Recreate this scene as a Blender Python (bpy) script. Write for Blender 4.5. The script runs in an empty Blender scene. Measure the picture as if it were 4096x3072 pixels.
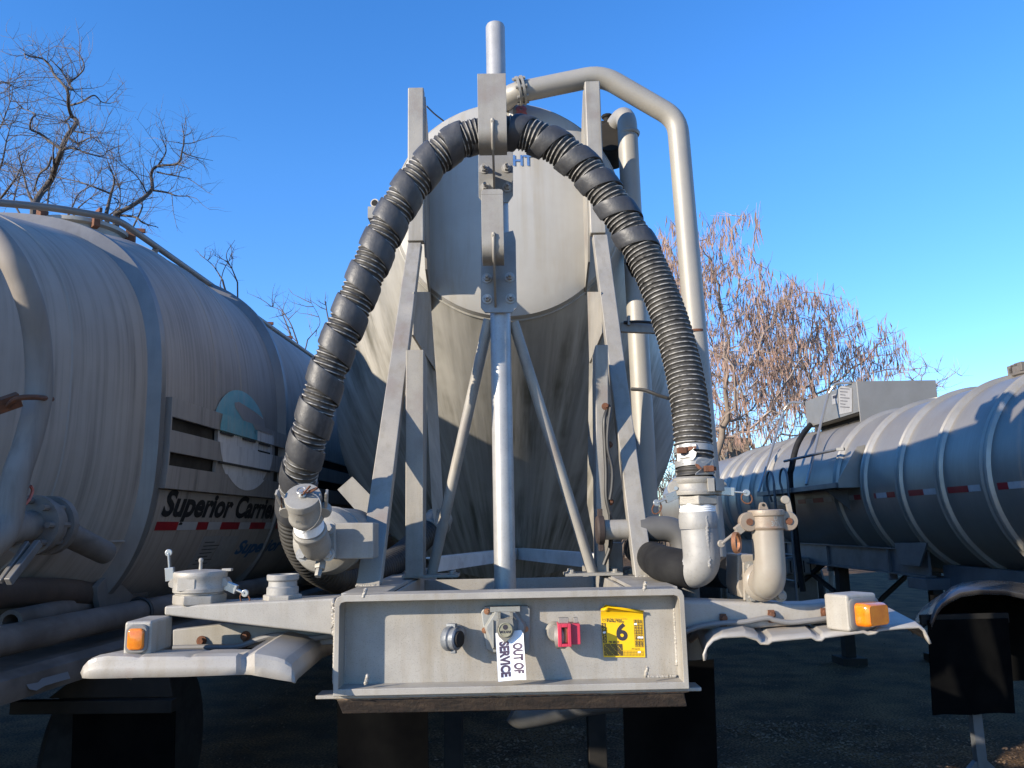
import bpy, bmesh, math, random
import numpy as np
from mathutils import Vector, Matrix
R = math.radians
V = Vector
S = bpy.context.scene
COL = S.collection

# ------------------------------------------------------------------ camera, sky, sun, exposure
FPX = 3185.0                       # focal length in pixels of the 4096 px wide photograph
EYE = V((0.0, 0.0, 1.66))
PITCH, YAW, ROLL = R(10.05), R(0.4), 0.02
fwd = V((math.sin(YAW) * math.cos(PITCH), math.cos(YAW) * math.cos(PITCH), math.sin(PITCH)))
rt0 = V((math.cos(YAW), -math.sin(YAW), 0))
up0 = rt0.cross(fwd)
RT = rt0 * math.cos(ROLL) - up0 * math.sin(ROLL)
UP = up0 * math.cos(ROLL) + rt0 * math.sin(ROLL)
cd = bpy.data.cameras.new('camera')
cam = bpy.data.objects.new('camera', cd)
COL.objects.link(cam)
cd.sensor_width = 36.0
cd.lens = 36.0 * FPX / 4096
cd.clip_start, cd.clip_end = 0.05, 3000
M4 = Matrix((RT, UP, -fwd)).transposed().to_4x4()
M4.translation = EYE
cam.matrix_world = M4
S.camera = cam

SUN_AZ, SUN_EL = (-0.84, -0.54), R(18.5)      # horizontal direction towards the sun, height
w = bpy.data.worlds.new('World')
S.world = w
w.use_nodes = True
nt = w.node_tree
bg = nt.nodes['Background']
sky = nt.nodes.new('ShaderNodeTexSky')
sky.sky_type = 'NISHITA'
sky.sun_disc = False
sky.sun_elevation = SUN_EL
sky.sun_rotation = math.atan2(SUN_AZ[0], SUN_AZ[1])
sky.air_density = 1.05
sky.dust_density = 0.0
sky.ozone_density = 3.2
sat = nt.nodes.new('ShaderNodeHueSaturation')
sat.inputs['Saturation'].default_value = 1.27
sat.inputs['Hue'].default_value = 0.511
nt.links.new(sky.outputs[0], sat.inputs['Color'])
# clear winter sky: the pale band low down is held back a little, as in very dry air
wtc = nt.nodes.new('ShaderNodeTexCoord')
wsp = nt.nodes.new('ShaderNodeSeparateXYZ')
nt.links.new(wtc.outputs['Generated'], wsp.inputs[0])
wmr = nt.nodes.new('ShaderNodeMapRange')
wmr.inputs[1].default_value, wmr.inputs[2].default_value = 0.02, 0.42
nt.links.new(wsp.outputs['Z'], wmr.inputs[0])
wtint = nt.nodes.new('ShaderNodeMix')
wtint.data_type = 'RGBA'
wtint.inputs[6].default_value = (0.60, 0.72, 0.98, 1)
wtint.inputs[7].default_value = (1.0, 1.0, 1.0, 1)
nt.links.new(wmr.outputs[0], wtint.inputs[0])
wmul = nt.nodes.new('ShaderNodeMix')
wmul.data_type = 'RGBA'
wmul.blend_type = 'MULTIPLY'
wmul.inputs[0].default_value = 1
nt.links.new(sat.outputs[0], wmul.inputs[6])
nt.links.new(wtint.outputs[2], wmul.inputs[7])
nt.links.new(wmul.outputs[2], bg.inputs[0])
bg.inputs[1].default_value = 0.145
sl = bpy.data.lights.new('sun', 'SUN')
sl.energy = 4.0
sl.angle = R(0.5)
sl.color = (1.0, 0.89, 0.73)
so = bpy.data.objects.new('sun', sl)
COL.objects.link(so)
h = math.hypot(*SUN_AZ)
sd = V((SUN_AZ[0] / h * math.cos(SUN_EL), SUN_AZ[1] / h * math.cos(SUN_EL), math.sin(SUN_EL)))
so.rotation_euler = sd.to_track_quat('Z', 'Y').to_euler()
so.location = sd * 50
S.view_settings.view_transform = 'Standard'
S.view_settings.look = 'None'
S.view_settings.gamma = 1
S.view_settings.exposure = 1.15
S.cycles.max_bounces = 6
S.cycles.transparent_max_bounces = 8

# ------------------------------------------------------------------ helpers: measuring
CR = {  # views of the photograph: origin and scale in its own pixels
    '1': (0, 700, 1.58), '2': (0, 1750, 1.58), '3': (1300, 50, 1.3825), '4': (1100, 1200, 1.2289),
    '5': (1200, 2250, 1.3012), '6': (2600, 1350, 1.4786), '7': (2600, 2200, 1.4786), '8': (2500, 750, 1.5083),
    'a': (500, 1850, 2.212), 'b': (2550, 1700, 2.37), 'c': (1750, 2350, 2.3284), 'e': (550, 1500, 1.9516),
    'f': (0, 2500, 1.58), 't': (0, 150, 2.2122), 'g': (3000, 1450, 2.0182), 'd': (0, 0, 0.54004),
    'h': (1100, 480, 2.4578), 'i': (1050, 1100, 1.8433), 'j': (1950, 380, 2.0738), 'k': (2350, 1500, 1.8438),
    'l': (0, 1900, 1.8438), 'm': (3000, 2050, 2.0182), 'n': (1400, 1950, 1.7015), 's': (0, 0, 1.0)}


def pix(v, x, y):
    ox, oy, k = CR[v]
    return ox + x / k, oy + y / k


def ray(v, x, y):
    sx, sy = pix(v, x, y)
    return (fwd + RT * ((sx - 2048) / FPX) + UP * ((1536 - sy) / FPX))


class Frame:
    """A vehicle's own axes: x across, y along, z up, from its base point."""
    def __init__(self, loc=(0, 0, 0), yaw=0.0):
        self.loc = V(loc)
        self.yaw = yaw
        self.m = Matrix.Rotation(yaw, 3, 'Z')
        self.mi = self.m.transposed()
        self.eye = self.mi @ (EYE - self.loc)

    def on(self, axis, val, v, x, y):
        d = self.mi @ ray(v, x, y)
        t = (val - self.eye[axis]) / d[axis]
        return self.eye + d * t

    def X(self, v, x, y, val): return self.on(0, val, v, x, y)
    def Y(self, v, x, y, val): return self.on(1, val, v, x, y)
    def Z(self, v, x, y, val): return self.on(2, val, v, x, y)

    def cyl(self, v, x, y, zc, r):
        """first hit with a cylinder lying along y"""
        d = self.mi @ ray(v, x, y)
        ex, ez = self.eye.x, self.eye.z - zc
        a = d.x ** 2 + d.z ** 2
        b = 2 * (ex * d.x + ez * d.z)
        c = ex * ex + ez * ez - r * r
        q = max(b * b - 4 * a * c, 0)
        t = (-b - math.sqrt(q)) / (2 * a)
        return self.eye + d * t


# ------------------------------------------------------------------ helpers: meshes
def frame_of(d):
    d = V(d).normalized()
    a = V((0, 0, 1)) if abs(d.z) < 0.9 else V((0, 1, 0))
    u = d.cross(a).normalized()
    return d, u, d.cross(u).normalized()


class MB:
    def __init__(self):
        self.v, self.f = [], []

    def add(self, vs, fs):
        o = len(self.v)
        self.v += [V(p) for p in vs]
        self.f += [tuple(i + o for i in f) for f in fs]
        return self

    def box(self, x0, x1, y0, y1, z0, z1):
        return self.add([(x0, y0, z0), (x1, y0, z0), (x1, y1, z0), (x0, y1, z0),
                         (x0, y0, z1), (x1, y0, z1), (x1, y1, z1), (x0, y1, z1)],
                        [(0, 3, 2, 1), (4, 5, 6, 7), (0, 1, 5, 4), (1, 2, 6, 5), (2, 3, 7, 6), (3, 0, 4, 7)])

    def obox(self, c, ax, ay, az):
        """box from centre and three half-axis vectors"""
        c, ax, ay, az = V(c), V(ax), V(ay), V(az)
        p = [c + ax * i + ay * j + az * k for k in (-1, 1) for i, j in ((-1, -1), (1, -1), (1, 1), (-1, 1))]
        return self.add(p, [(0, 3, 2, 1), (4, 5, 6, 7), (0, 1, 5, 4), (1, 2, 6, 5), (2, 3, 7, 6), (3, 0, 4, 7)])

    def bar(self, p0, p1, wx, wy, xdir=(1, 0, 0), w1=None):
        """rectangular bar; wx measured along xdir, wy across it"""
        p0, p1 = V(p0), V(p1)
        d = (p1 - p0).normalized()
        x = V(xdir)
        x = (x - d * x.dot(d)).normalized()
        y = d.cross(x).normalized()
        if w1 is None: w1 = (wx, wy)
        ps = []
        for p, (a, b) in ((p0, (wx, wy)), (p1, w1)):
            ps += [p + x * (i * a / 2) + y * (j * b / 2) for i, j in ((-1, -1), (1, -1), (1, 1), (-1, 1))]
        return self.add(ps, [(0, 3, 2, 1), (4, 5, 6, 7), (0, 1, 5, 4), (1, 2, 6, 5), (2, 3, 7, 6), (3, 0, 4, 7)])

    def tube(self, path, r, n=16, caps=True, wall=0.0):
        path = [V(p) for p in path]
        m = len(path)
        rs = r if isinstance(r, (list, tuple)) else [r] * m
        tang = []
        for i in range(m):
            a, b = path[max(i - 1, 0)], path[min(i + 1, m - 1)]
            t = (b - a)
            tang.append(t.normalized() if t.length > 1e-9 else V((0, 0, 1)))
        _, u, _ = frame_of(tang[0])
        rings = []
        for i in range(m):
            t = tang[i]
            u = (u - t * u.dot(t)).normalized()
            wv = t.cross(u)
            rings.append([path[i] + (u * math.cos(2 * math.pi * k / n) + wv * math.sin(2 * math.pi * k / n)) * rs[i] for k in range(n)])
        vs = [p for g in rings for p in g]
        fs = [(i * n + k, i * n + (k + 1) % n, (i + 1) * n + (k + 1) % n, (i + 1) * n + k) for i in range(m - 1) for k in range(n)]
        if caps:
            fs.append(tuple(range(n - 1, -1, -1)))
            fs.append(tuple((m - 1) * n + k for k in range(n)))
        return self.add(vs, fs)

    def cyl(self, p0, p1, r, n=20, r2=None):
        return self.tube([p0, p1], [r, r if r2 is None else r2], n)

    def lathe(self, prof, p0, axis, n=32, cap=True, phase=0.0):
        """prof: (radius, height along axis) from base up"""
        d, u, wv = frame_of(axis)
        p0 = V(p0)
        vs = []
        for (r, hh) in prof:
            vs += [p0 + d * hh + (u * math.cos(phase + 2 * math.pi * k / n) + wv * math.sin(phase + 2 * math.pi * k / n)) * r for k in range(n)]
        m = len(prof)
        fs = [(i * n + k, i * n + (k + 1) % n, (i + 1) * n + (k + 1) % n, (i + 1) * n + k) for i in range(m - 1) for k in range(n)]
        if cap:
            fs.append(tuple(range(n - 1, -1, -1)))
            fs.append(tuple((m - 1) * n + k for k in range(n)))
        return self.add(vs, fs)

    def hexa(self, p0, axis, r, hh, n=6, phase=0.3):
        return self.lathe([(r * .93, 0), (r, hh * .12), (r, hh * .88), (r * .9, hh)], p0, axis, n, True, phase)

    def bolt(self, p, axis, r):
        a = V(axis).normalized()
        self.lathe([(r * 1.5, 0), (r * 1.5, r * .35)], p, a, 16)
        self.lathe([(r, 0), (r, r * .8), (r * .85, r * .95)], V(p) + a * (r * .35), a, 6)
        return self

    def prism(self, poly, ext):
        n = len(poly)
        ext = V(ext)
        vs = [V(p) for p in poly] + [V(p) + ext for p in poly]
        fs = [tuple(range(n - 1, -1, -1)), tuple(range(n, 2 * n))]
        fs += [(i, (i + 1) % n, n + (i + 1) % n, n + i) for i in range(n)]
        return self.add(vs, fs)

    def strip(self, lines, th=None):
        """grid of points (list of equally long rows); th = thickness vector for a closed sheet"""
        nr, nc = len(lines), len(lines[0])
        vs = [V(p) for r_ in lines for p in r_]
        q = lambda o, i, j: o + i * nc + j
        fs = [(q(0, i, j), q(0, i, j + 1), q(0, i + 1, j + 1), q(0, i + 1, j)) for i in range(nr - 1) for j in range(nc - 1)]
        if th is not None:
            th = V(th)
            o = nr * nc
            vs += [p + th for p in vs[:o]]
            fs += [(q(o, i, j), q(o, i + 1, j), q(o, i + 1, j + 1), q(o, i, j + 1)) for i in range(nr - 1) for j in range(nc - 1)]
            rim = [(0, j) for j in range(nc)] + [(i, nc - 1) for i in range(1, nr)] + [(nr - 1, j) for j in range(nc - 2, -1, -1)] + [(i, 0) for i in range(nr - 2, 0, -1)]
            for a in range(len(rim)):
                (i, j), (k, l) = rim[a], rim[(a + 1) % len(rim)]
                fs.append((q(0, i, j), q(o, i, j), q(o, k, l), q(0, k, l)))
        return self.add(vs, fs)

    def build(self, name, mat, parent=None, bevel=0.0, smooth=35, origin=None, seg=2):
        me = bpy.data.meshes.new(name)
        o_ = V(origin) if origin is not None else (ORG.get(parent.name, V((0, 0, 0))) if parent else V((0, 0, 0)))
        me.from_pydata([tuple(p - o_) for p in self.v], [], self.f)
        bm = bmesh.new()
        bm.from_mesh(me)
        bmesh.ops.recalc_face_normals(bm, faces=bm.faces)
        bm.to_mesh(me)
        bm.free()
        me.materials.append(mat)
        if smooth:
            me.polygons.foreach_set('use_smooth', [True] * len(me.polygons))
            me.set_sharp_from_angle(angle=R(smooth))
        me.update()
        o = bpy.data.objects.new(name, me)
        COL.objects.link(o)
        if parent:
            o.parent = parent
            ORG[o.name] = o_
        elif origin is not None:
            o.location = o_
            ORG[o.name] = o_
        if bevel:
            b = o.modifiers.new('edge', 'BEVEL')
            b.width = bevel
            b.segments = seg
            b.limit_method = 'ANGLE'
            b.angle_limit = R(40)
            b.harden_normals = bool(smooth)
        return o


ORG = {}


def tag(o, label=None, cat=None, group=None, kind=None):
    if label: o['label'] = label
    if cat: o['category'] = cat
    if group: o['group'] = group
    if kind: o['kind'] = kind
    return o


def thing(name, loc, label, cat, group=None, yaw=0.0, local=False):
    """Empty at the thing's base; local=True: its meshes are written in its own axes"""
    o = bpy.data.objects.new(name, None)
    COL.objects.link(o)
    o.empty_display_size = 0.2
    o.location = loc
    o.rotation_euler = (0, 0, yaw)
    ORG[o.name] = V((0, 0, 0)) if local else V(loc)
    return tag(o, label, cat, group)


def fillet(pts, r, n=8):
    pts = [V(p) for p in pts]
    out = [pts[0]]
    for i in range(1, len(pts) - 1):
        a, b, c = pts[i - 1], pts[i], pts[i + 1]
        d0, d1 = (a - b), (c - b)
        rr = min(r if not isinstance(r, (list, tuple)) else r[i - 1], d0.length * .49, d1.length * .49)
        p, q = b + d0.normalized() * rr, b + d1.normalized() * rr
        for k in range(n + 1):
            t = k / n
            out.append(p * (1 - t) ** 2 + b * (2 * t * (1 - t)) + q * t * t)
    out.append(pts[-1])
    return out


def spline(pts, n=10):
    pts = [V(p) for p in pts]
    P = [pts[0] * 2 - pts[1]] + pts + [pts[-1] * 2 - pts[-2]]
    out = []
    for i in range(1, len(P) - 2):
        for k in range(n):
            t = k / n
            a, b, c, d = P[i - 1], P[i], P[i + 1], P[i + 2]
            out.append(0.5 * ((2 * b) + (c - a) * t + (2 * a - 5 * b + 4 * c - d) * t * t + (3 * b - a - 3 * c + d) * t ** 3))
    out.append(pts[-1])
    return out


def resample(path, step):
    out = [path[0].copy()]
    acc = 0.0
    for a, b in zip(path, path[1:]):
        L = (b - a).length
        pos = step - acc
        while pos <= L and L > 0:
            out.append(a.lerp(b, pos / L))
            pos += step
        acc = (acc + L) % step
    return out


def text_mesh(txt, size, place, name, mat, parent, bold=0.0, squeeze=1.0, shear=0.0, depth=0.0, align='CENTER', step=None):
    """lettering as flat mesh; place(u, v) maps the text's plane to a point"""
    cu = bpy.data.curves.new('lettering', 'FONT')
    cu.body = txt
    cu.size = size
    cu.align_x = align
    cu.align_y = 'CENTER'
    cu.offset = bold
    cu.shear = shear
    cu.resolution_u = 4
    tmp = bpy.data.objects.new('lettering_source', cu)
    COL.objects.link(tmp)
    dg = bpy.context.evaluated_depsgraph_get()
    me = bpy.data.meshes.new_from_object(tmp.evaluated_get(dg))
    bpy.data.objects.remove(tmp)
    bpy.data.curves.remove(cu)
    bm = bmesh.new()
    bm.from_mesh(me)
    if step:
        bmesh.ops.triangulate(bm, faces=bm.faces)
        bmesh.ops.subdivide_edges(bm, edges=[e for e in bm.edges if e.calc_length() > step], cuts=2)
    o_ = ORG.get(parent.name, V((0, 0, 0))) if parent else V((0, 0, 0))
    for v_ in bm.verts:
        v_.co = V(place(v_.co.x * squeeze, v_.co.y)) - o_
    bm.to_mesh(me)
    bm.free()
    me.materials.clear()
    me.materials.append(mat)
    me.name = name
    o = bpy.data.objects.new(name, me)
    COL.objects.link(o)
    o.parent = parent
    if parent: ORG[o.name] = o_
    return o


# ------------------------------------------------------------------ materials
def mat(name, base, rough=0.5, metal=0.0, c2=None, scale=5.0, mix=1.0, streak=None, streak_amt=0.0, streak_scale=(22, 22, 0.8),
        speck=0.0, speck_scale=260.0, bump=0.0, bump_scale=180.0, rust=0.0, rust_scale=9.0, brushed=None, rough_var=0.1, coat=0.0, spec=0.5, streak_lo=.48, streak_hi=.72, dim=None, fan=None):
    if dim is None: dim = .65 if .28 < max(base) < .66 and min(base) > .2 else 1.0
    if dim:
        base = tuple(v_ * dim for v_ in base)
        c2 = tuple(v_ * dim for v_ in c2) if c2 else None
    m = bpy.data.materials.new(name)
    m.use_nodes = True
    n, l = m.node_tree.nodes, m.node_tree.links
    p = n['Principled BSDF']
    tc = n.new('ShaderNodeTexCoord')

    def noise(sc, detail=4, vec=None, rgh=.6):
        q = n.new('ShaderNodeTexNoise')
        q.inputs['Detail'].default_value = detail
        q.inputs['Roughness'].default_value = rgh
        if isinstance(sc, tuple):
            mp = n.new('ShaderNodeMapping')
            mp.inputs['Scale'].default_value = sc
            l.new(tc.outputs['Object'], mp.inputs[0])
            l.new(mp.outputs[0], q.inputs['Vector'])
            q.inputs['Scale'].default_value = 1.0
        else:
            l.new(tc.outputs['Object'], q.inputs['Vector'])
            q.inputs['Scale'].default_value = sc
        return q.outputs[0]

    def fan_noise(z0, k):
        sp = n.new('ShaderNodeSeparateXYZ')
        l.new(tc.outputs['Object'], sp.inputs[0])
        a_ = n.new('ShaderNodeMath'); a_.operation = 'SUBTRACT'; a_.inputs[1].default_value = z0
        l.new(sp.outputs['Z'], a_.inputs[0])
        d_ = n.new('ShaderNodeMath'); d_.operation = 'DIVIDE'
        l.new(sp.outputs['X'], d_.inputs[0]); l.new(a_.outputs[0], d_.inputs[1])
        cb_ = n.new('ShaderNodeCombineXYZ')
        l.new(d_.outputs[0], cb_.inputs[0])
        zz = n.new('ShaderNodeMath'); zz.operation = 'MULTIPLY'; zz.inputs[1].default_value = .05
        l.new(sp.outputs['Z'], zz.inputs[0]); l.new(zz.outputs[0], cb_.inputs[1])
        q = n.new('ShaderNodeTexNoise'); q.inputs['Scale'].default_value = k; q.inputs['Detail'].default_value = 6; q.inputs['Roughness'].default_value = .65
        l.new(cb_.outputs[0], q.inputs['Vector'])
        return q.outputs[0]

    def ramp(s, a, b):
        r_ = n.new('ShaderNodeMapRange')
        r_.inputs[1].default_value, r_.inputs[2].default_value = a, b
        r_.clamp = True
        l.new(s, r_.inputs[0])
        return r_.outputs[0]

    def mixc(fac, a, b, mode='MIX'):
        x = n.new('ShaderNodeMix')
        x.data_type = 'RGBA'
        x.blend_type = mode
        for sock, val in ((x.inputs[0], fac), (x.inputs[6], a), (x.inputs[7], b)):
            if isinstance(val, tuple): sock.default_value = val + (1,) if len(val) == 3 else val
            elif isinstance(val, (int, float)): sock.default_value = val
            else: l.new(val, sock)
        return x.outputs[2]

    def mul(s, k):
        q = n.new('ShaderNodeMath')
        q.operation = 'MULTIPLY'
        l.new(s, q.inputs[0])
        if isinstance(k, (int, float)): q.inputs[1].default_value = k
        else: l.new(k, q.inputs[1])
        return q.outputs[0]

    col = base
    if c2 is not None:
        col = mixc(mul(ramp(noise(scale) if fan is None else fan_noise(fan, 14), .36, .64), mix), base, c2)
    if streak is not None:
        f = mul(mul(ramp(noise(streak_scale, 6) if fan is None else fan_noise(fan, 26), streak_lo, streak_hi), ramp(noise(1.7), .3, .6)), streak_amt)
        col = mixc(f, col, streak)
    if brushed is not None:
        b_ = ramp(noise(brushed, 3), .3, .7)
        col = mixc(mul(b_, .28), col, (0.12, 0.115, 0.11))
    if speck:
        f = mul(ramp(noise(speck_scale, 2), .55, .75), speck)
        col = mixc(f, col, (0.10, 0.095, 0.085))
    if rust:
        f = mul(ramp(noise(rust_scale, 8), .55, .68), rust)
        col = mixc(f, col, (0.20, 0.065, 0.025))
    if isinstance(col, tuple): p.inputs['Base Color'].default_value = col + (1,)
    else: l.new(col, p.inputs['Base Color'])
    p.inputs['Metallic'].default_value = metal
    p.inputs['Specular IOR Level'].default_value = spec
    if rough_var:
        rr = n.new('ShaderNodeMapRange')
        rr.inputs[3].default_value, rr.inputs[4].default_value = max(rough - rough_var, .03), min(rough + rough_var, 1)
        l.new(noise(scale * 3.1 if not isinstance(scale, tuple) else 8.0), rr.inputs[0])
        l.new(rr.outputs[0], p.inputs['Roughness'])
    else:
        p.inputs['Roughness'].default_value = rough
    if coat: p.inputs['Coat Weight'].default_value = coat
    if bump:
        bp = n.new('ShaderNodeBump')
        bp.inputs['Strength'].default_value = bump
        bp.inputs['Distance'].default_value = 0.004
        l.new(noise(bump_scale, 3), bp.inputs['Height'])
        l.new(bp.outputs[0], p.inputs['Normal'])
    return m


M = {}
ALU = (0.49, 0.455, 0.395)
M['alu'] = mat('weathered_aluminium', ALU, .55, .15, (0.37, 0.355, 0.325), 5, streak=(.20, .175, .13), streak_amt=.65, streak_scale=(26, 26, 2.2), speck=.3, rust=.16, rust_scale=5, bump=.12, bump_scale=400)
M['nose'] = mat('speckled_aluminium', (0.53, 0.50, 0.445), .5, .1, (0.45, 0.425, 0.38), 9, speck=.5, speck_scale=330, bump=.12, bump_scale=420, streak=(.23, .19, .13), streak_amt=.7, streak_scale=(20, 20, 3))
M['pole'] = mat('brushed_tube', (0.58, 0.57, 0.55), .42, .3, (0.48, 0.475, 0.46), 11, speck=.25, speck_scale=140, bump=.06)
M['pipe'] = mat('grey_pipe_paint', (0.46, 0.43, 0.37), .5, .1, (0.40, 0.38, 0.345), 5, speck=.15, streak=(.28, .25, .2), streak_amt=.35, bump=.05)
M['tank'] = mat('tank_aluminium', (0.50, 0.48, 0.44), .5, .1, (0.42, 0.405, 0.37), 2.2, dim=.76, streak=(.26, .22, .15), streak_amt=.75, streak_scale=(14, 14, .7), bump=.05, bump_scale=60)
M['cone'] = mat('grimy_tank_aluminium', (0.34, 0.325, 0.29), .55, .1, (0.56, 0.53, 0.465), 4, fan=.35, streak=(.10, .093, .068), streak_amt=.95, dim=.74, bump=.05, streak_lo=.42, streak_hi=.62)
M['barrel'] = mat('brushed_barrel', (0.46, 0.44, 0.40), .5, .25, (0.40, 0.385, 0.36), 2.5, streak=(.27, .25, .21), streak_amt=.6, streak_scale=(30, 30, 1.2))
M['cast'] = mat('cast_aluminium', (0.44, 0.42, 0.375), .55, .2, (0.36, 0.34, 0.3), 14, speck=.3, bump=.2, bump_scale=240)
M['tan_cast'] = mat('rusty_tan_cast', (0.40, 0.34, 0.265), .5, .1, (0.34, 0.26, 0.19), 12, speck=.2, bump=.2, bump_scale=200, rust=.35, rust_scale=18)
M['cream_pipe'] = mat('cream_painted_pipe', (0.43, 0.39, 0.325), .32, .0, (0.385, 0.33, 0.265), 9, speck=.08, bump=.05)
M['silver_pipe'] = mat('silver_painted_pipe', (0.44, 0.43, 0.405), .55, .08, (0.36, 0.35, 0.33), 12, speck=.25, speck_scale=90, bump=.08, bump_scale=90)
M['bright'] = mat('bright_metal', (0.62, 0.62, 0.61), .28, .7)
M['tape'] = mat('white_thread_tape', (0.75, 0.75, 0.74), .6, .0, bump=.3, bump_scale=300)
M['rust'] = mat('rust', (0.16, 0.06, 0.028), .85, .1, (0.10, 0.045, 0.025), 40, bump=.4, bump_scale=200)
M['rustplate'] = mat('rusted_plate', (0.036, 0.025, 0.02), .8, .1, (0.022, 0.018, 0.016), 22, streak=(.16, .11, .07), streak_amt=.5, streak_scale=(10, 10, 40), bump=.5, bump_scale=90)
M['rustlip'] = mat('rusty_lip', (0.26, 0.13, 0.07), .8, .1, (0.30, 0.24, 0.16), 30, bump=.3, rust=.6, rust_scale=25)
M['rubber'] = mat('black_rubber', (0.013, 0.013, 0.014), .65, .0, (0.022, 0.022, 0.022), 14, bump=.15, bump_scale=90, spec=.12)
M['wrap'] = mat('slate_rubber_wrap', (0.024, 0.025, 0.028), .5, .0, (0.042, 0.043, 0.046), 13, bump=.3, bump_scale=70, dim=1.15, streak=(.11, .105, .10), streak_amt=.6, streak_scale=(30, 30, 8), streak_lo=.5)
M['wire'] = mat('worn_hose_rib', (0.60, 0.58, 0.54), .6, .0, (0.05, 0.048, 0.045), 42, bump=.2, rough_var=0)
M['hose'] = mat('dusty_black_hose', (0.016, 0.0155, 0.015), .6, .0, (0.042, 0.039, 0.034), 12, bump=.1)
M['dark'] = mat('near_black', (0.015, 0.0145, 0.0135), .75, .0, (0.026, 0.023, 0.02), 6, bump=.1, spec=.15)  # near-black for undersides, holes and small dark fittings
M['flap'] = mat('shade_black_rubber', (0.0035, 0.0036, 0.004), .85, .0, (0.006, 0.006, 0.006), 5, bump=.06, spec=.01)  # blackened below real rubber to imitate shade on flaps and bulkhead
M['amber'] = mat('amber_lens', (0.68, 0.21, 0.01), .15, .0, (0.58, 0.15, 0.008), 40, rough_var=0, coat=.6, bump=.12, bump_scale=120, dim=1)
M['amber'].node_tree.nodes['Principled BSDF'].inputs['Subsurface Weight'].default_value = .25
M['amber'].node_tree.nodes['Principled BSDF'].inputs['Subsurface Radius'].default_value = (.02, .008, .002)
M['ring'] = mat('grey_rubber_ring', (0.16, 0.155, 0.145), .6)
M['red'] = mat('red_plastic', (0.50, 0.035, 0.07), .4, .0, (0.42, 0.03, 0.06), 20, bump=.05)
M['bluegrey'] = mat('dull_blue_casting', (0.22, 0.235, 0.25), .5, .3, (0.10, 0.11, 0.125), 30, bump=.2)
M['socket'] = mat('grey_plastic', (0.25, 0.255, 0.245), .5, .0, (0.20, 0.205, 0.195), 20, speck=.15, bump=.08)
M['lid'] = mat('dusty_grey_lid', (0.30, 0.285, 0.24), .5, .1, (0.24, 0.225, 0.19), 25, bump=.1)
M['olive'] = mat('olive_disc', (0.28, 0.265, 0.19), .5, .1, (0.2, 0.19, 0.13), 40)
M['paper'] = mat('white_card', (0.80, 0.80, 0.80), .6, rough_var=0)
M['ink'] = mat('dark_ink', (0.028, 0.024, 0.032), .6, rough_var=0)
M['purpleink'] = mat('plum_ink', (0.07, 0.045, 0.075), .6, rough_var=0)
M['yellow'] = mat('yellow_sticker', (0.80, 0.50, 0.005), .45, .0, (0.74, 0.43, 0.005), 8, rough_var=0)
M['copper'] = mat('coppery_bolt', (0.35, 0.17, 0.09), .45, .6, bump=.1)
M['white'] = mat('white_angle_paint', (0.66, 0.65, 0.62), .5, .0, (0.55, 0.54, 0.51), 8, speck=.15, rust=.35, rust_scale=6)
M['cable'] = mat('black_cable', (0.02, 0.02, 0.02), .5, rough_var=0)
M['greycable'] = mat('grey_cable', (0.17, 0.165, 0.16), .5, rough_var=0)
M['cream2'] = mat('fender_paint', (0.53, 0.50, 0.455), .45, .05, (0.46, 0.43, 0.385), 6, streak=(.25, .21, .15), streak_amt=.65, streak_scale=(16, 16, 5), speck=.22, rust=.18, rust_scale=7, bump=.08)
M['darkpipe'] = mat('shade_dark_pipe', (0.11, 0.108, 0.105), .55, .1, (0.08, 0.078, 0.075), 5)  # grey darkened to imitate the shadow on the elbow behind the leg
M['textred'] = mat('faded_red_letter', (0.42, 0.12, 0.09), .6, rough_var=0)
M['darkrust'] = mat('dark_rusty_iron', (0.045, 0.03, 0.025), .75, .1, (0.03, 0.022, 0.02), 20, bump=.3)
M['textwhite'] = mat('white_letter', (0.75, 0.74, 0.72), .6, rough_var=0)
M['textblue'] = mat('blue_letter', (0.035, 0.11, 0.30), .6, .0, (0.08, 0.17, 0.34), 60, rough_var=0)

# ------------------------------------------------------------------ the trailer in the middle
G = Frame()
BTR = thing('tank_trailer', (0, 2.6, 0), 'front end of pale grey dry bulk tank trailer with black hose hung over its nose', 'trailer')
Yn = 2.30                                                           # front plane of the nose

# tank: dished head, slanting cone, barrel
yh = 3.92
zt, zb = G.Y('s', 2023, 418, yh).z, G.Y('s', 2037, 1280, yh).z
hz, hr = (zt + zb) / 2, (zt - zb) / 2
hx = G.Y('s', 2030, 850, yh).x
yb_, bz, br = 5.55, 2.50, 1.20


def loft(rings, n=96):
    mb = MB()
    vs, fs = [], []
    for (x, y, z, r) in rings:
        vs += [(x + r * math.sin(2 * math.pi * k / n), y, z + r * math.cos(2 * math.pi * k / n)) for k in range(n)]
    m = len(rings)
    fs = [(i * n + k, i * n + (k + 1) % n, (i + 1) * n + (k + 1) % n, (i + 1) * n + k) for i in range(m - 1) for k in range(n)]
    return mb.add(vs, fs)


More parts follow.
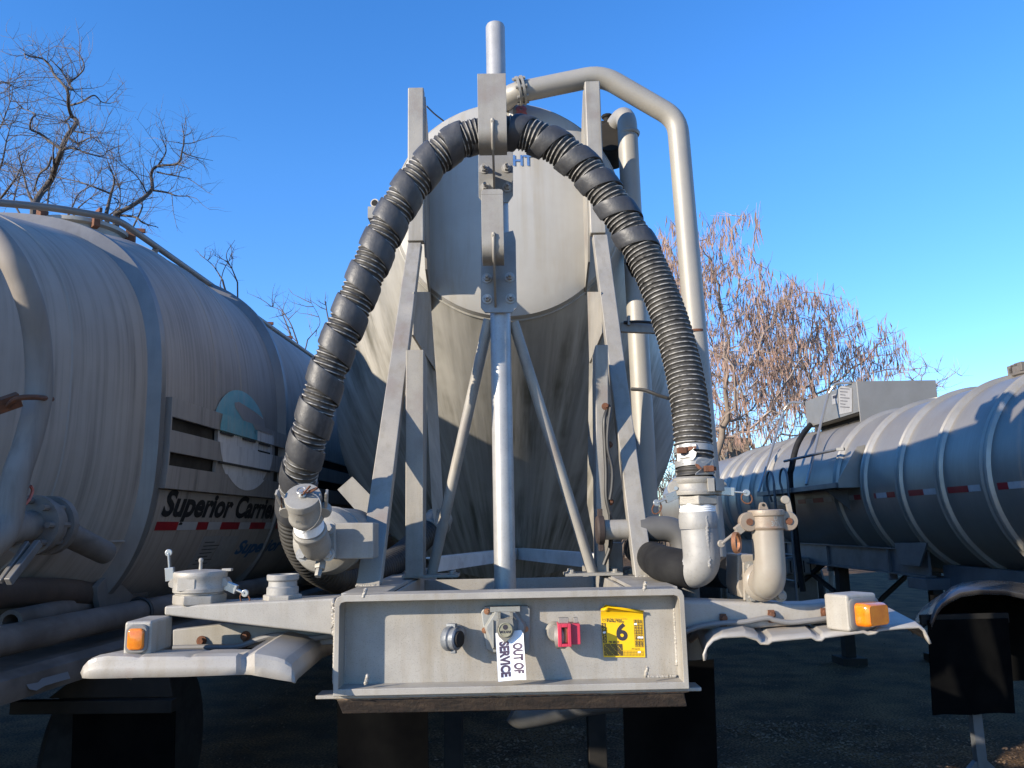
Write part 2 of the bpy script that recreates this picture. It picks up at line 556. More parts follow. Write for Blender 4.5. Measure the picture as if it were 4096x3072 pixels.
dish = [(hx, yh - .10 * math.sqrt(max(0, 1 - (t * .97) ** 2)) - .0, hz, hr * t) for t in (.002, .2, .4, .55, .7, .8, .88, .94, .98)]
dish.append((hx, yh, hz, hr * 1.0))
TANK = loft([(0, yb_ + .004, bz, br), (0, 6.6, bz, br), (0, 9.5, bz, br), (0, 12.6, bz, br), (0, 13.4, bz, br * .55), (0, 13.5, bz, .01)]).build('tank', M['barrel'], BTR)
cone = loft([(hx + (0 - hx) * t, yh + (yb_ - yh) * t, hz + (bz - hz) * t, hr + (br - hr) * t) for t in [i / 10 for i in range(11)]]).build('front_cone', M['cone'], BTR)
HEAD = loft(dish).build('tank_head', M['tank'], BTR)
sm = MB()
sm.tube([(hx + (hr + .002) * math.sin(2 * math.pi * k / 96), yh + .006, hz + (hr + .002) * math.cos(2 * math.pi * k / 96)) for k in range(97)], .008, 8, False)
sm.build('weld_seam', M['cone'], HEAD)
def dished(x, z):
    q = ((x - hx) ** 2 + (z - hz) ** 2) / hr ** 2
    return (x, yh - .10 * math.sqrt(max(0, 1 - q * .9409)) - .004, z)


for (v, x, y, name, m_) in (('3', 1028, 536, '1', 'textwhite'), ('3', 1086, 549, '8', 'textred')):
    c = G.Y(v, x, y, yh - .06)
    text_mesh(name, .112, lambda a, b, c=c: dished(c.x + a, c.z + b), 'number', M[m_], HEAD, .004, 1.05)
c = G.Y('3', 1092, 826, yh - .085)
text_mesh('HT', .083, lambda a, b: dished(c.x + a, c.z + b), 'lettering', M['textblue'], HEAD, .002, .95)
# hoppers and running gear further back, seen under the frame
for yc in (6.4, 9.4):
    MB().lathe([(.22, 0), (.95, .75)], (0, yc, .85), (0, 0, 1), 40).build('hopper', M['cone'], BTR)

# nose frame
zN1, zN0 = 1.476, 1.207
xl, xr = -.492, .487
pts = [(xl, zN0), (xr, zN0), (xr, zN1 - .02), (xr - .006, zN1 - .006), (xr - .02, zN1), (xl + .02, zN1), (xl + .006, zN1 - .006), (xl, zN1 - .02)]
t_ = .0145
inn = [(xl + t_, zN0 + t_ + .004), (xr - t_, zN0 + t_ + .004), (xr - t_, zN1 - .03), (xr - t_ - .004, zN1 - .022), (xr - t_ - .015, zN1 - .0185), (xl + t_ + .015, zN1 - .0185), (xl + t_ + .004, zN1 - .022), (xl + t_, zN1 - .03)]
mb = MB()
n = len(pts)
vs = [(x, Yn, z) for x, z in pts] + [(x, Yn, z) for x, z in inn] + [(x, 2.38, z) for x, z in pts] + [(x, 2.3755, z) for x, z in inn]
fs = []
for i in range(n):
    j = (i + 1) % n
    fs += [(i, j, n + j, n + i), (i, 2 * n + i, 2 * n + j, j), (n + i, n + j, 3 * n + j, 3 * n + i)]
mb.add(vs, fs)
FRAME = mb.build('nose_frame', M['nose'], BTR, .002)
mb = MB()
mb.box(xl + .003, xr - .003, 2.375, 2.388, zN0 + .003, zN1 - .003)
mb.build('nose_web', M['nose'], BTR)
mb = MB()
mb.prism([(xl + .001, 2.382, zN1 - .012), (xr - .001, 2.382, zN1 - .012), (xr - .001, 2.9, zN1 - .012), (xr - .13, 2.9, zN1 - .012), (xr - .13, 2.41, zN1 - .012), (xl + .13, 2.41, zN1 - .012), (xl + .13, 2.9, zN1 - .012), (xl + .001, 2.9, zN1 - .012)], (0, 0, .0115))
mb.box(xl + .13, xl + .142, 2.41, 3.9, zN1 - .16, zN1 - .0125)
mb.box(xr - .142, xr - .13, 2.41, 3.9, zN1 - .16, zN1 - .0125)
mb.box(xl + .003, xl + .128, 2.902, 3.9, zN1 - .02, zN1 - .0085)
mb.box(xr - .128, xr - .003, 2.902, 3.9, zN1 - .02, zN1 - .0085)
mb.box(xl + .143, xr - .143, 2.62, 2.63, zN1 - .13, zN1 - .055)
mb.box(xl + .143, xr - .143, 3.35, 3.36, zN1 - .13, zN1 - .03)
mb.build('frame_rail', M['nose'], BTR, .002)
# weld blobs and beads round the web
rnd = random.Random(4)


def bead(p0, p1, r, parent, m_='nose', gap=.9, wob=.0015):
    """one run of weld between two points"""
    p0, p1 = V(p0), V(p1)
    L_b = (p1 - p0).length
    n_b = max(2, int(L_b / (r * gap)))
    d_ = (p1 - p0).normalized()
    pts_b, rad = [], []
    for k in range(n_b * 3 + 1):
        t = k / (n_b * 3)
        pts_b.append(p0.lerp(p1, t) + V((rnd.uniform(-wob, wob), rnd.uniform(-wob, wob), rnd.uniform(-wob, wob))) * .5)
        rad.append(r * (.80 + .22 * abs(math.sin(math.pi * t * n_b))))
    return MB().tube(pts_b, rad, 8).build('weld_bead', M[m_], parent, 0, 70)


for (v, x, y) in (('5', 335, 160), ('5', 1795, 128), ('5', 345, 612), ('5', 1805, 570)):
    c = G.Y(v, x, y, Yn)
    bead(c + V((-.003, .004, -.011)), c + V((.003, .004, .012)), .0055, FRAME, wob=.004)
bead((xl - .001, 2.312, zN0 + .03), (xl - .001, 2.312, zN1 - .05), .004, FRAME)
bead((xr - t_ - .001, 2.374, zN0 + .05), (xr - t_ - .001, 2.374, zN1 - .06), .005, FRAME)
bead((xr - .11, 2.373, zN0 + .021), (xr - .02, 2.373, zN0 + .021), .005, FRAME)
bead((xl + t_ + .002, 2.373, zN0 + .04), (xl + t_ + .002, 2.373, zN1 - .04), .003, FRAME)
# lip and coupler plate underneath
mb = MB()
mb.box(-.545, .526, 2.325, 2.40, zN0 - .0115, zN0 - .0015)
mb.build('lip_plate', M['nose'], BTR, .002)
mb = MB()
mb.prism([(-.487, 2.33, 1.190), (-.475, 2.355, 1.150), (-.475, 2.42, 1.135), (-.487, 3.7, 1.135), (-.487, 3.7, 1.194), (-.487, 2.333, 1.194)], (.965, 0, 0))
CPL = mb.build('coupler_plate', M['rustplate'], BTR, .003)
mb = MB()
mb.box(-.489, .48, 2.329, 2.36, 1.1942, 1.1985)
for k in range(60):
    x = -.48 + k * .0162 + rnd.uniform(-.008, .008)
    mb.lathe([(.001, -.02), (rnd.uniform(.001, .0035), -.01), (rnd.uniform(.002, .004), 0), (.002, .01), (.001, rnd.uniform(.012, .03))], (x, 2.3295, 1.1945), (1, 0, rnd.uniform(-.05, .05)), 6)
mb.build('rusty_lip', M['rustlip'], CPL)

# slanting front legs and upright posts
def leg(pb0, pb1, pt0, pt1, dep, name):
    """front face from bottom corners to top corners, pushed back by dep"""
    mb = MB()
    mb.prism([pb0, pb1, pt1, pt0], (0, dep, 0))
    return mb.build(name, M['alu'], BTR, .004)


YT = 3.60
lb0, lb1 = G.Z('4', 400, 1402, zN1 + .002), G.Z('4', 513, 1402, zN1 + .002)
y0 = (lb0.y + lb1.y) / 2
xL0, xL1 = lb0.x, lb1.x
lt0, lt1 = G.Y('3', 458, 1272, YT), G.Y('3', 532, 1272, YT)
leg(V((xL0, y0, zN1 + .002)), V((xL1, y0, zN1 + .002)), V((lt0.x, YT, lt0.z)), V((lt1.x, YT, lt0.z)), .06, 'front_leg')
rb0, rb1 = G.Z('4', 1757, 1352, zN1 + .002), G.Z('4', 1880, 1362, zN1 + .002)
y0r = (rb0.y + rb1.y) / 2
rt0_, rt1_ = G.Y('3', 1482, 1228, YT), G.Y('3', 1562, 1224, YT)
leg(V((rb0.x, y0r, zN1 + .002)), V((rb1.x, y0r, zN1 + .002)), V((rt0_.x, YT, rt0_.z)), V((rt1_.x, YT, rt0_.z)), .06, 'front_leg')
for (xa, xb, yy) in ((xL0, xL1, y0), (rb0.x, rb1.x, y0r)):
    bead((xa, yy - .001, zN1 + .001), (xb, yy - .001, zN1 + .001), .0045, FRAME)


def post(x0, x1, z0, z1, side):
    p = MB()
    p.box(x0, x1, YT - .004, YT + .05, z0, z1)
    o = p.build('post', M['alu'], BTR, .006)
    xs = x1 if side < 0 else x0          # tapering side plate back to the tank
    g = MB()
    d = -.006 * (1 if side < 0 else -1)
    g.prism([(xs + d, YT + .052, z1 - .02), (xs + d, YT + .16, z1 - .12), (xs + d, yh + .12, z1 - .55), (xs + d, yh + .12, z0 - .25), (xs + d, YT + .12, z0 - .1), (xs + d, YT + .052, z0 + .05)], (.01 if side < 0 else -.01, 0, 0))
    g.build('side_plate', M['alu'], o)
    return o


a0, a1 = G.Y('3', 456, 416, YT), G.Y('3', 543, 416, YT)
post(lt0.x - .002, lt1.x + .012, lt0.z + .006, a0.z, -1)
b0, b1 = G.Y('3', 1424, 381, YT), G.Y('3', 1507, 381, YT)
post(rt0_.x - .012, rt1_.x - .006, rt0_.z + .006, b0.z, 1)

# upright channels standing on the frame behind the legs, with wide gusset sheets to the tank
for (xa, xb, ytop, ybase, side) in ((640, 728, 240, 1308, -1), (1578, 1640, 215, 1268, 1)):
    Yr = 3.05
    p, q = G.Y('4', xa, ytop, Yr), G.Y('4', xb, ytop, Yr)
    p0, q0 = G.Y('4', xa, ybase, Yr), G.Y('4', xb, ybase, Yr)
    mb = MB()
    mb.prism([(p0.x, Yr, zN1), (q0.x, Yr, zN1), (q.x, Yr + .02, p.z), (p.x, Yr + .02, p.z)], (0, .012, 0))
    xs = q0.x if side < 0 else p0.x
    xt = q.x if side < 0 else p.x
    e = -.01 if side < 0 else .01
    mb.prism([(xs + e, Yr + .013, zN1), (xt + e, Yr + .033, p.z), (xt + e, Yr + .16, p.z - .02), (xs + e, Yr + .10, zN1)], (.01 if side < 0 else -.01, 0, 0))
    mb.build('rear_leg', M['alu'], BTR, .003)
for (poly, side) in (([(682, -40), (762, -40), (790, 345), (735, 260), (680, 170)], -1), ([(1535, -40), (1603, -40), (1608, 160), (1545, 310)], 1)):
    mb = MB()
    ys = (3.40, 3.62, 3.72, 3.6, 3.45) if side < 0 else (3.7, 3.42, 3.42, 3.66)
    mb.prism([G.Y('4', x, y, yy) for (x, y), yy in zip(poly, ys)], (-.01 * side * -1, .012, 0))
    mb.build('gusset', M['alu'], BTR)

for (poly, ys) in (([(735, 255), (790, 345), (826, 1000), (800, 1230), (770, 1000)], (3.6, 3.75, 3.8, 3.75, 3.62)),
                   ([(1545, 310), (1575, 240), (1600, 1000), (1580, 1240), (1535, 1000)], (3.75, 3.6, 3.62, 3.75, 3.8))):
    mb = MB()
    mb.prism([G.Y('4', x, y, yy) for (x, y), yy in zip(poly, ys)], (0, .012, 0))
    mb.build('saddle_plate', M['cone'], BTR)

# centre pole, tripod braces
Yp = 2.88
pb, ptp = G.Y('4', 1143, 1400, Yp), G.Y('3', 930, 85, Yp)
px_ = (pb.x + ptp.x) / 2
pr = abs(G.Y('4', 1196, 1300, Yp).x - G.Y('4', 1090, 1300, Yp).x) / 2
mb = MB()
mb.lathe([(pr, 0), (pr, ptp.z - 1.24), (pr * .93, ptp.z - 1.232), (pr * .5, ptp.z - 1.23)], (px_, Yp, 1.24), (0, 0, 1), 32)
POLE = mb.build('pole', M['pole'], BTR)
for (xt, yt, xb, yb2) in ((1052, 95, 770, 1345), (1172, 110, 1560, 1335)):
    b = G.Z('4', xb, yb2, zN1 + .008)
    t = G.Y('4', xt, yt, Yp + .02)
    mb = MB()
    mb.tube([b + V((0, 0, -.004)), t], .0205, 16)
    BR = mb.build('brace', M['alu'], BTR)
    mb = MB()
    mb.box(b.x - .105, b.x + .105, b.y - .065, b.y + .065, zN1 - .004, zN1 + .006)
    for dx, dy in ((-.08, -.045), (.08, -.045), (-.08, .045), (.08, .045)):
        mb.bolt((b.x + dx, b.y + dy, zN1 + .006), (0, 0, 1), .010)
    mb.build('foot_plate', M['cast'], BR, .001)
# white angle bars crossed on the frame
for (x0, y0_, x1, y1_) in ((790, 1335, 1490, 1228), (1600, 1320, 932, 1243)):
    a = G.Z('4', x0, y0_, zN1 - .03)
    b = G.Z('4', x1, y1_, zN1 - .03)
    mb = MB()
    mb.bar(a + V((0, 0, .03)), b + V((0, 0, .03)), .008, .065, (0, 1, 0))
    d = (b - a).normalized()
    s_ = V((-d.y, d.x, 0)) * (.033 if d.x > 0 else -.033)
    mb.bar(a + s_ + V((0, 0, .064)), b + s_ + V((0, 0, .064)), .06, .006, s_)
    mb.build('cross_brace', M['white'], BTR)

# hose hooks
def hook(v, x0, x1, ytop, ybot, plate, mat_, label, yf, ribx, clip=0.0):
    xa, xb = G.Y(v, x0, (ytop + ybot) / 2, yf).x, G.Y(v, x1, (ytop + ybot) / 2, yf).x
    zt_ = G.Y(v, x0, ytop, yf).z
    zb_ = G.Y(v, x0, ybot, yf + .09).z
    ybk = Yp - pr - .014
    rr = .055
    prof = [(yf, zt_), (yf, zb_ + rr)]
    for k in range(1, 9):
        a = math.pi / 2 * k / 8
        prof.append((yf + rr * (1 - math.cos(a)), zb_ + rr * (1 - math.sin(a))))
    prof += [(yf + .10, zb_ + .002), (yf + .135, zb_ + .018), (yf + .155, zb_ + .06), (yf + .16, zb_ + .15)]
    th = .009
    q = [(yf + th, zt_), (yf + th, zb_ + rr)]
    for k in range(1, 9):
        a = math.pi / 2 * k / 8
        q.append((yf + rr - (rr - th) * math.cos(a), zb_ + rr - (rr - th) * math.sin(a)))
    q += [(yf + .10, zb_ + .002 + th), (yf + .13, zb_ + .018 + th), (yf + .146, zb_ + .06), (yf + .151, zb_ + .15)]
    poly = prof + q[::-1]
    m = len(prof)
    mb = MB()
    vs = [(xa, y, z) for y, z in prof] + [(xa, y, z) for y, z in q] + [(xb, y, z) for y, z in prof] + [(xb, y, z) for y, z in q]
    if clip:
        vs[0] = (xa, yf, zt_ - clip); vs[m] = (xa, yf + th, zt_ - clip)
        vs[2 * m] = (xb, yf, zt_ - clip); vs[3 * m] = (xb, yf + th, zt_ - clip)
    fs = []
    for i in range(m - 1):
        fs += [(i, i + 1, m + i + 1, m + i), (2 * m + i, 3 * m + i, 3 * m + i + 1, 2 * m + i + 1),
               (i, 2 * m + i, 2 * m + i + 1, i + 1), (m + i, m + i + 1, 3 * m + i + 1, 3 * m + i)]
    fs += [(0, m, 3 * m, 2 * m), (m - 1, 3 * m - 1, 4 * m - 1, 2 * m - 1)]
    mb.add(vs, fs)
    if clip:
        c_ = clip
        mb.prism([(xa, yf + .0002, zt_ - clip), (xb, yf + .0002, zt_ - clip), (xb, yf + .0002, zt_ - c_ * .4), (xb - c_ * .2, yf + .0002, zt_ - c_ * .12), (xb - c_ * .6, yf + .0002, zt_), (xa + c_ * .6, yf + .0002, zt_), (xa + c_ * .2, yf + .0002, zt_ - c_ * .12), (xa, yf + .0002, zt_ - c_ * .4)], (0, th - .0004, 0))
    hk = mb.build('hose_hook', mat_, BTR, .001)
    tag(hk, label)
    # bolted back plate with cut corners
    P = [G.Y(v, x, y, ybk) for x, y in plate]
    g = MB()
    g.prism([(p.x, ybk, p.z) for p in P], (0, .010, 0))
    g.build('back_plate', M['bright2'], hk, .001)
    # rib under the hook
    xrb = G.Y(v, ribx, ybot, yf + .05).x
    g = MB()
    zl = min(p.z for p in P) + .02
    ztop = zb_ + .085
    g.prism([(xrb - .004, yf - .006, ztop), (xrb - .004, yf - .012, ztop - .01), (xrb - .004, yf + .02, zb_ + .012), (xrb - .004, yf + .05, zb_ - .012), (xrb - .004, ybk - .004, zl), (xrb - .004, ybk, zl), (xrb - .004, ybk, zb_ - .0), (xrb - .004, yf + .055, zb_ - .001), (xrb - .004, yf - .001, zb_ + .05), (xrb - .004, yf - .001, ztop)], (.008, 0, 0))
    g.tube([(xrb, yf - .004, ztop), (xrb, yf - .003, zb_ + .045), (xrb, yf + .02, zb_ + .008), (xrb, yf + .05, zb_ - .004)], [.007, .006, .006, .005], 8)
    g.build('rib', mat_, hk)
    return hk, ybk


M['bright2'] = mat('zinc_plate', (0.42, 0.42, 0.41), .45, .25, (0.34, 0.34, 0.335), 14, streak=(.25, .24, .22), streak_amt=.5, speck=.2)
hk, ybk = hook('3', 845, 1004, 338, 786, [(848, 700), (1040, 700), (1040, 1010), (1012, 1050), (876, 1050), (850, 1020)], M['alu'], 'upper hook with the hose lying in it', 2.555, 930)
for x, y in ((878, 866), (1003, 861), (885, 968), (1008, 968)):
    c = G.Y('3', x, y, ybk)
    g = MB()
    g.bolt((c.x, ybk, c.z), (0, -1, 0), .0125)
    g.cyl((c.x, ybk - .01, c.z), (c.x, ybk - .04, c.z), .0058, 10)
    g.build('bolt', M['pole'], hk)
hk, ybk = hook('3', 866, 988, 977, 1400, [(862, 1240), (900, 1240), (1040, 1205), (1055, 1260), (1057, 1400), (1062, 1630), (1035, 1659), (885, 1659), (862, 1630)], M['alu'], 'lower empty hook', 2.60, 936, .02)
for x, y in ((895, 1470), (1022, 1465), (897, 1585), (1026, 1582)):
    c = G.Y('3', x, y, ybk)
    g = MB()
    g.bolt((c.x, ybk, c.z), (0, -1, 0), .0125)
    g.cyl((c.x, ybk - .01, c.z), (c.x, ybk - .04, c.z), .0058, 10)
    g.build('bolt', M['pole'], hk)

# tall pipes on the right
YA = 3.75
A = [G.Y('3', 985, 520, 3.95), G.Y('3', 1020, 452, YA), G.Y('3', 1530, 347, YA), G.Y('3', 1948, 590, YA), G.Y('3', 2040, 1659, YA)]
A[4].y = YA
A.append(A[4] + (A[4] - A[3]) * ((1.38 - A[4].z) / (A[4].z - A[3].z)))
rA = .0535
mb = MB()
mb.tube(fillet(A, [.08, .085, .08, .05], 6), rA, 24)
PA = mb.build('vent_pipe', M['pipe'], BTR)
c = G.Y('3', 1082, 432, YA)
dA = (A[2] - A[1]).normalized()
mb = MB()
for s_ in (-.011, .011):
    mb.lathe([(.073, -.006), (.073, .006)], c + dA * s_, dA, 32)
_, u_, w_ = frame_of(dA)
for k in range(8):
    a = 2 * math.pi * k / 8 + .2
    q = c + (u_ * math.cos(a) + w_ * math.sin(a)) * .063
    mb.cyl(q - dA * .03, q + dA * .03, .008, 8)
mb.build('flange', M['cast'], PA)
g = MB()
cb = G.Y('4', 2060, 160, YA)
g.lathe([(rA + .004, -.006), (rA + .004, .006)], cb, A[4] - A[3], 24)
g.build('pipe_clamp', M['rust'], PA)
YB = 4.0
b0 = G.Y('3', 1668, 560, YB)
b1 = G.Y('3', 1690, 1000, YB)
b2 = G.Y('4', 1835, 1080, YB)
rB = abs(G.Y('3', 1735, 760, YB).x - G.Y('3', 1625, 760, YB).x) / 2
top = V((b0.x - .0, YB, b0.z + .02))
mb = MB()
mb.tube(fillet([top + V((-.10, .34, -.03)), top + V((0, 0, .0)), b1, b2], [.11, .05], 10), rB, 24)
PB = mb.build('riser_pipe', M['pipe'], BTR)
mb = MB()
z1_ = G.Y('3', 1680, 672, YB)
d = (b1 - b0).normalized()
mb.lathe([(rB + .001, -.012), (rB + .006, -.004), (rB + .006, .004), (rB + .001, .012)], z1_, d, 24)
mb.build('pipe_collar', M['pipe'], PB)
mb = MB()
v0, v1 = G.Y('d', 1298, 252, 4.12), G.Y('d', 1338, 330, 4.12)
mb.box(v0.x, v1.x, 4.12, 4.3, v1.z + .04, v0.z - .02)
mb.cyl(((v0.x + v1.x) / 2, 4.1, v1.z + .09), ((v0.x + v1.x) / 2 + .04, 4.34, v1.z + .09), .09, 24)
mb.lathe([(.02, 0), (.02, .05), (.035, .055), (.035, .07)], ((v0.x + v1.x) / 2, 4.2, v0.z - .02), (0, 0, 1), 10)
mb.build('relief_valve', M['dark'], PB, .008)
# small bracket, looped cable, cables on the rear leg
mb = MB()
p, q = G.Y('4', 1700, 135, 3.7), G.Y('4', 1870, 142, 3.7)
mb.bar(p, q, .03, .045, (0, 1, 0))
mb.bar(G.Y('4', 1738, 80, 3.68), G.Y('4', 1738, 125, 3.68), .012, .03)
mb.build('bracket', M['alu'], BTR)
MB().tube(spline([G.Y('4', 1715, 110, 3.68), G.Y('4', 1780, 106, 3.66), G.Y('4', 1870, 112, 3.64)], 6), .007, 8).build('cable', M['cable'], BTR)
MB().tube(spline([G.Y('k', 325, 104, 3.7), G.Y('k', 420, 112, 3.66), G.Y('k', 520, 148, 3.6), G.Y('k', 600, 172, 3.5)], 8), .0085, 8).build('cable', M['cable'], BTR)
MB().tube(spline([G.Y('k', 160, 225, 3.02), G.Y('k', 125, 330, 3.0), G.Y('k', 128, 500, 3.0), G.Y('k', 138, 700, 3.0), G.Y('k', 140, 900, 3.0), G.Y('k', 172, 1070, 3.0), G.Y('k', 170, 1250, 3.0), G.Y('k', 120, 1400, 3.0)], 8), .008, 8).build('cable', M['cable'], BTR)
MB().tube(spline([G.Y('k', 170, 240, 3.0), G.Y('k', 150, 400, 2.99), G.Y('k', 150, 540, 2.99), G.Y('k', 182, 690, 2.99), G.Y('k', 180, 820, 2.99), G.Y('k', 165, 920, 2.99)], 8), .007, 8).build('cable', M['cable'], BTR)
MB().tube(spline([G.Y('3', 562, 518, 3.7), G.Y('3', 605, 560, 3.78), G.Y('3', 656, 600, 3.86)], 6), .004, 6).build('cable', M['cable'], BTR)
for (x, y) in ((130, 232), (158, 515), (165, 935)):
    c = G.Y('k', x, y, 3.01)
    mb = MB()
    mb.lathe([(.014, 0), (.014, .004)], c, (0, -1, 0), 12)
    mb.bolt(c + V((.004, -.003, 0)), (0, -1, 0), .007)
    mb.build('cable_clip', M['rust'], BTR)
# rail end poking out above the left shoulder
mb = MB()
p = G.Y('h', 978, 815, 5.7)
mb.tube([p, p + V((.32, 1.2, -.0))], .033, 16)
mb.prism([G.Y('h', 958, 840, 5.76), G.Y('h', 970, 840, 5.76), G.Y('h', 1000, 960, 5.76), G.Y('h', 958, 985, 5.76)], (0, .02, 0))
mb.obox(G.Y('h', 990, 935, 5.72), (.05, 0, 0), (0, .06, 0), (0, 0, .045))
TRL = mb.build('top_rail', M['alu'], BTR)
MB().lathe([(.024, 0), (.024, .002)], p + V((0, -.002, 0)), V((-.32, -1.2, 0)), 16).build('pipe_bore', M['dark'], TRL)  # dark disc stands in for the shaded hollow of the pipe

# horizontal pipe with dark cap, behind the right leg
YH = 2.95
a, b = G.Y('4', 1605, 1130, YH), G.Y('4', 1960, 1130, YH)
rH = abs(G.Y('4', 1700, 1082, YH).z - G.Y('4', 1700, 1180, YH).z) / 2
mb = MB()
mb.cyl(a, V((b.x, YH, a.z)), rH, 24)
HP = mb.build('cross_pipe', M['alu'], BTR)
mb = MB()
mb.lathe([(rH * .9, -.012), (rH * 1.45, -.008), (rH * 1.5, .012), (rH * 1.3, .02)], V((a.x, YH, a.z)), (-1, 0, 0), 24)
for s_ in (-1, 1):
    mb.obox(V((a.x - .004, YH, a.z + s_ * rH * 1.62)), (.009, 0, 0), (0, .012, 0), (0, 0, .018))
mb.build('pipe_cap', M['darkrust'], HP, .002)
mb = MB()
e0 = G.Y('k', 600, 1085, YH - .02)
mb.tube(fillet([V((e0.x - .1, YH, a.z)), V((e0.x + .05, YH - .02, a.z)), V((e0.x + .05, YH - .02, a.z - .45))], .09), rH * 1.28, 24)
mb.lathe([(rH * 1.5, -.02), (rH * 1.5, .02)], V((e0.x + .05, YH - .02, a.z - .17)), (0, 0, 1), 24)
mb.build('shaded_elbow', M['darkpipe'], HP)
mb = MB()
mb.box(G.Y('k', 125, 1300, 3.1).x, G.Y('k', 265, 1300, 3.1).x, 3.12, 3.2, zN1 - .1, a.z - .05)
for x in (160, 200, 240, 275):
    c = G.Z('k', x + 30, 1440, zN1)
    mb.obox(c, (.012, 0, 0), (.0, .06, 0), (0, 0, .012))
mb.build('pipe_support', M['alu'], HP, .004)

# side beams
def bl(v, x, y): return G.Y(v, x, y, 2.37)
mb = MB()
mb.prism([bl('a', 347, 1272), bl('a', 1860, 1200), bl('a', 1850, 1527), bl('a', 345, 1352)], (0, .15, 0))
LB = mb.build('side_beam', M['nose'], BTR, .006, seg=3)
bead(G.Y('a', 1848, 1225, 2.366), G.Y('a', 1846, 1515, 2.366), .0055, LB, wob=.008)
def brt(v, x, y): return G.Y(v, x, y, 2.44)
mb = MB()
mb.prism([brt('7', 120, 292), brt('7', 520, 305), brt('7', 700, 306), brt('7', 830, 318), brt('7', 960, 318), brt('7', 1110, 300), brt('7', 1110, 432), brt('7', 660, 462), brt('7', 120, 480)], (0, .1, 0))
RB = mb.build('side_beam', M['cream2'], BTR, .012, seg=3)
mb = MB()
mb.tube(spline([G.Y('7', 190, 490, 2.42), G.Y('7', 300, 452, 2.42), G.Y('7', 430, 432, 2.42), G.Y('7', 560, 425, 2.42), G.Y('7', 690, 402, 2.42), G.Y('7', 740, 415, 2.42), G.Y('7', 830, 428, 2.42), G.Y('7', 940, 418, 2.42), G.Y('7', 1060, 402, 2.42)], 6), .0075, 10)
mb.build('wiring', M['greycable'], RB)
for (x, y) in ((433, 415), (718, 392), (1030, 380)):
    c = G.Y('7', x, y, 2.432)
    mb = MB()
    mb.obox(c, (.009, 0, 0), (0, .003, 0), (0, 0, .018))
    mb.bolt(c + V((0, -.003, .006)), (0, -1, 0), .008)
    mb.build('wire_clip', M['rust'], RB)
# thin braces behind the left beam, over the fender
mb = MB()
mb.prism([G.Y('2', 1090, 1215, 2.5), G.Y('2', 1450, 1175, 2.5), G.Y('2', 2110, 1240, 2.5), G.Y('2', 2110, 1310, 2.5), G.Y('2', 1640, 1330, 2.5), G.Y('2', 1090, 1345, 2.5)], (0, .03, 0))
LBR = mb.build('fender_bracket', M['alu'], BTR, .004)
for x, y in ((1275, 1285), (1552, 1255)):
    c = G.Y('2', x, y, 2.497)
    mb = MB()
    mb.bolt(c, (0, -1, 0), .010)
    mb.obox(c + V((0, -.002, -.014)), (.006, 0, 0), (0, .002, 0), (0, 0, .02))
    mb.build('wire_clip', M['rust'], LBR)
mb = MB()
mb.tube(spline([G.Y('2', 1095, 1330, 2.48), G.Y('2', 1300, 1325, 2.48), G.Y('2', 1500, 1320, 2.48), G.Y('2', 1640, 1275, 2.48), G.Y('2', 1760, 1250, 2.48), G.Y('2', 1950, 1270, 2.48), G.Y('2', 2110, 1250, 2.48)], 6), .0085, 8)
mb.build('wiring', M['greycable'], LBR)

# fenders
def fender(top, lip, ys, drop_pts, name_label, yback, zback):
    mb = MB()
    return mb


# left: bent-down front lip
up = [(513, 1487), (530, 1448), (560, 1415), (610, 1395), (680, 1383), (760, 1386), (838, 1389), (858, 1394), (880, 1396), (898, 1390), (1000, 1388), (1165, 1388), (1182, 1392), (1205, 1394), (1228, 1388), (1350, 1386), (1490, 1386), (1520, 1394), (1555, 1396), (1590, 1376), (1612, 1368), (1660, 1376), (1750, 1392), (1800, 1410), (1840, 1440), (1858, 1490), (1866, 1545)]
lo = [(524, 1521), (535, 1522), (565, 1524), (615, 1524), (680, 1523), (760, 1521), (838, 1519), (858, 1518), (880, 1517), (898, 1517), (1000, 1516), (1165, 1513), (1182, 1512), (1205, 1511), (1228, 1510), (1350, 1506), (1490, 1501), (1520, 1500), (1555, 1499), (1590, 1500), (1612, 1505), (1660, 1514), (1750, 1530), (1800, 1538), (1840, 1545), (1858, 1549), (1867, 1551)]
rows = []
yf = 2.20
dent = [0.02, .012, .004, 0, .0, 0, 0, .0, .0, 0, 0, 0, .0, .0, 0, 0, .006, .022, .03, .014, -.004, .0, .002, .004, .008, .012, .014]
U = [G.Y('2', x, y, yf + .012 + d) for (x, y), d in zip(up, dent)]
L_ = [G.Y('2', x, y, yf + d * .6) for (x, y), d in zip(lo, dent)]
sm = [q if i not in (6, 7, 8, 9, 12, 13, 16, 17, 18) else (q[0], 1388) for i, q in enumerate(up)]
US = [G.Y('2', x, y, yf + .010 + d) for (x, y), d in zip(sm, dent)]
N1 = [u.lerp(l, .16) for u, l in zip(US, L_)]
MID = [u.lerp(l, .5) + V((0, .001, 0)) for u, l in zip(US, L_)]
B1 = [u + V((0, .02, .004)) for u in U]
B2 = [V((u.x + .01, 2.33 if i < 17 else 2.48, u.z + (.0 if i < 17 else .02))) for i, u in enumerate(U)]
B3 = [V((u.x + .02, 2.44 if i < 17 else 2.80, u.z - (.05 if i < 17 else .0))) for i, u in enumerate(U)]
B4 = [V((u.x + .03, 2.46 if i < 17 else 3.05, u.z - (.06 if i < 17 else .12))) for i, u in enumerate(U)]
mb = MB()
mb.strip([L_, MID, N1, U, B1, B2, B3, B4])
LF = mb.build('fender', M['cream2'], BTR, 0, 13)
tag(LF, 'dented fender with bent-down front lip')
sol = LF.modifiers.new('thickness', 'SOLIDIFY'); sol.thickness = .004; sol.offset = 0
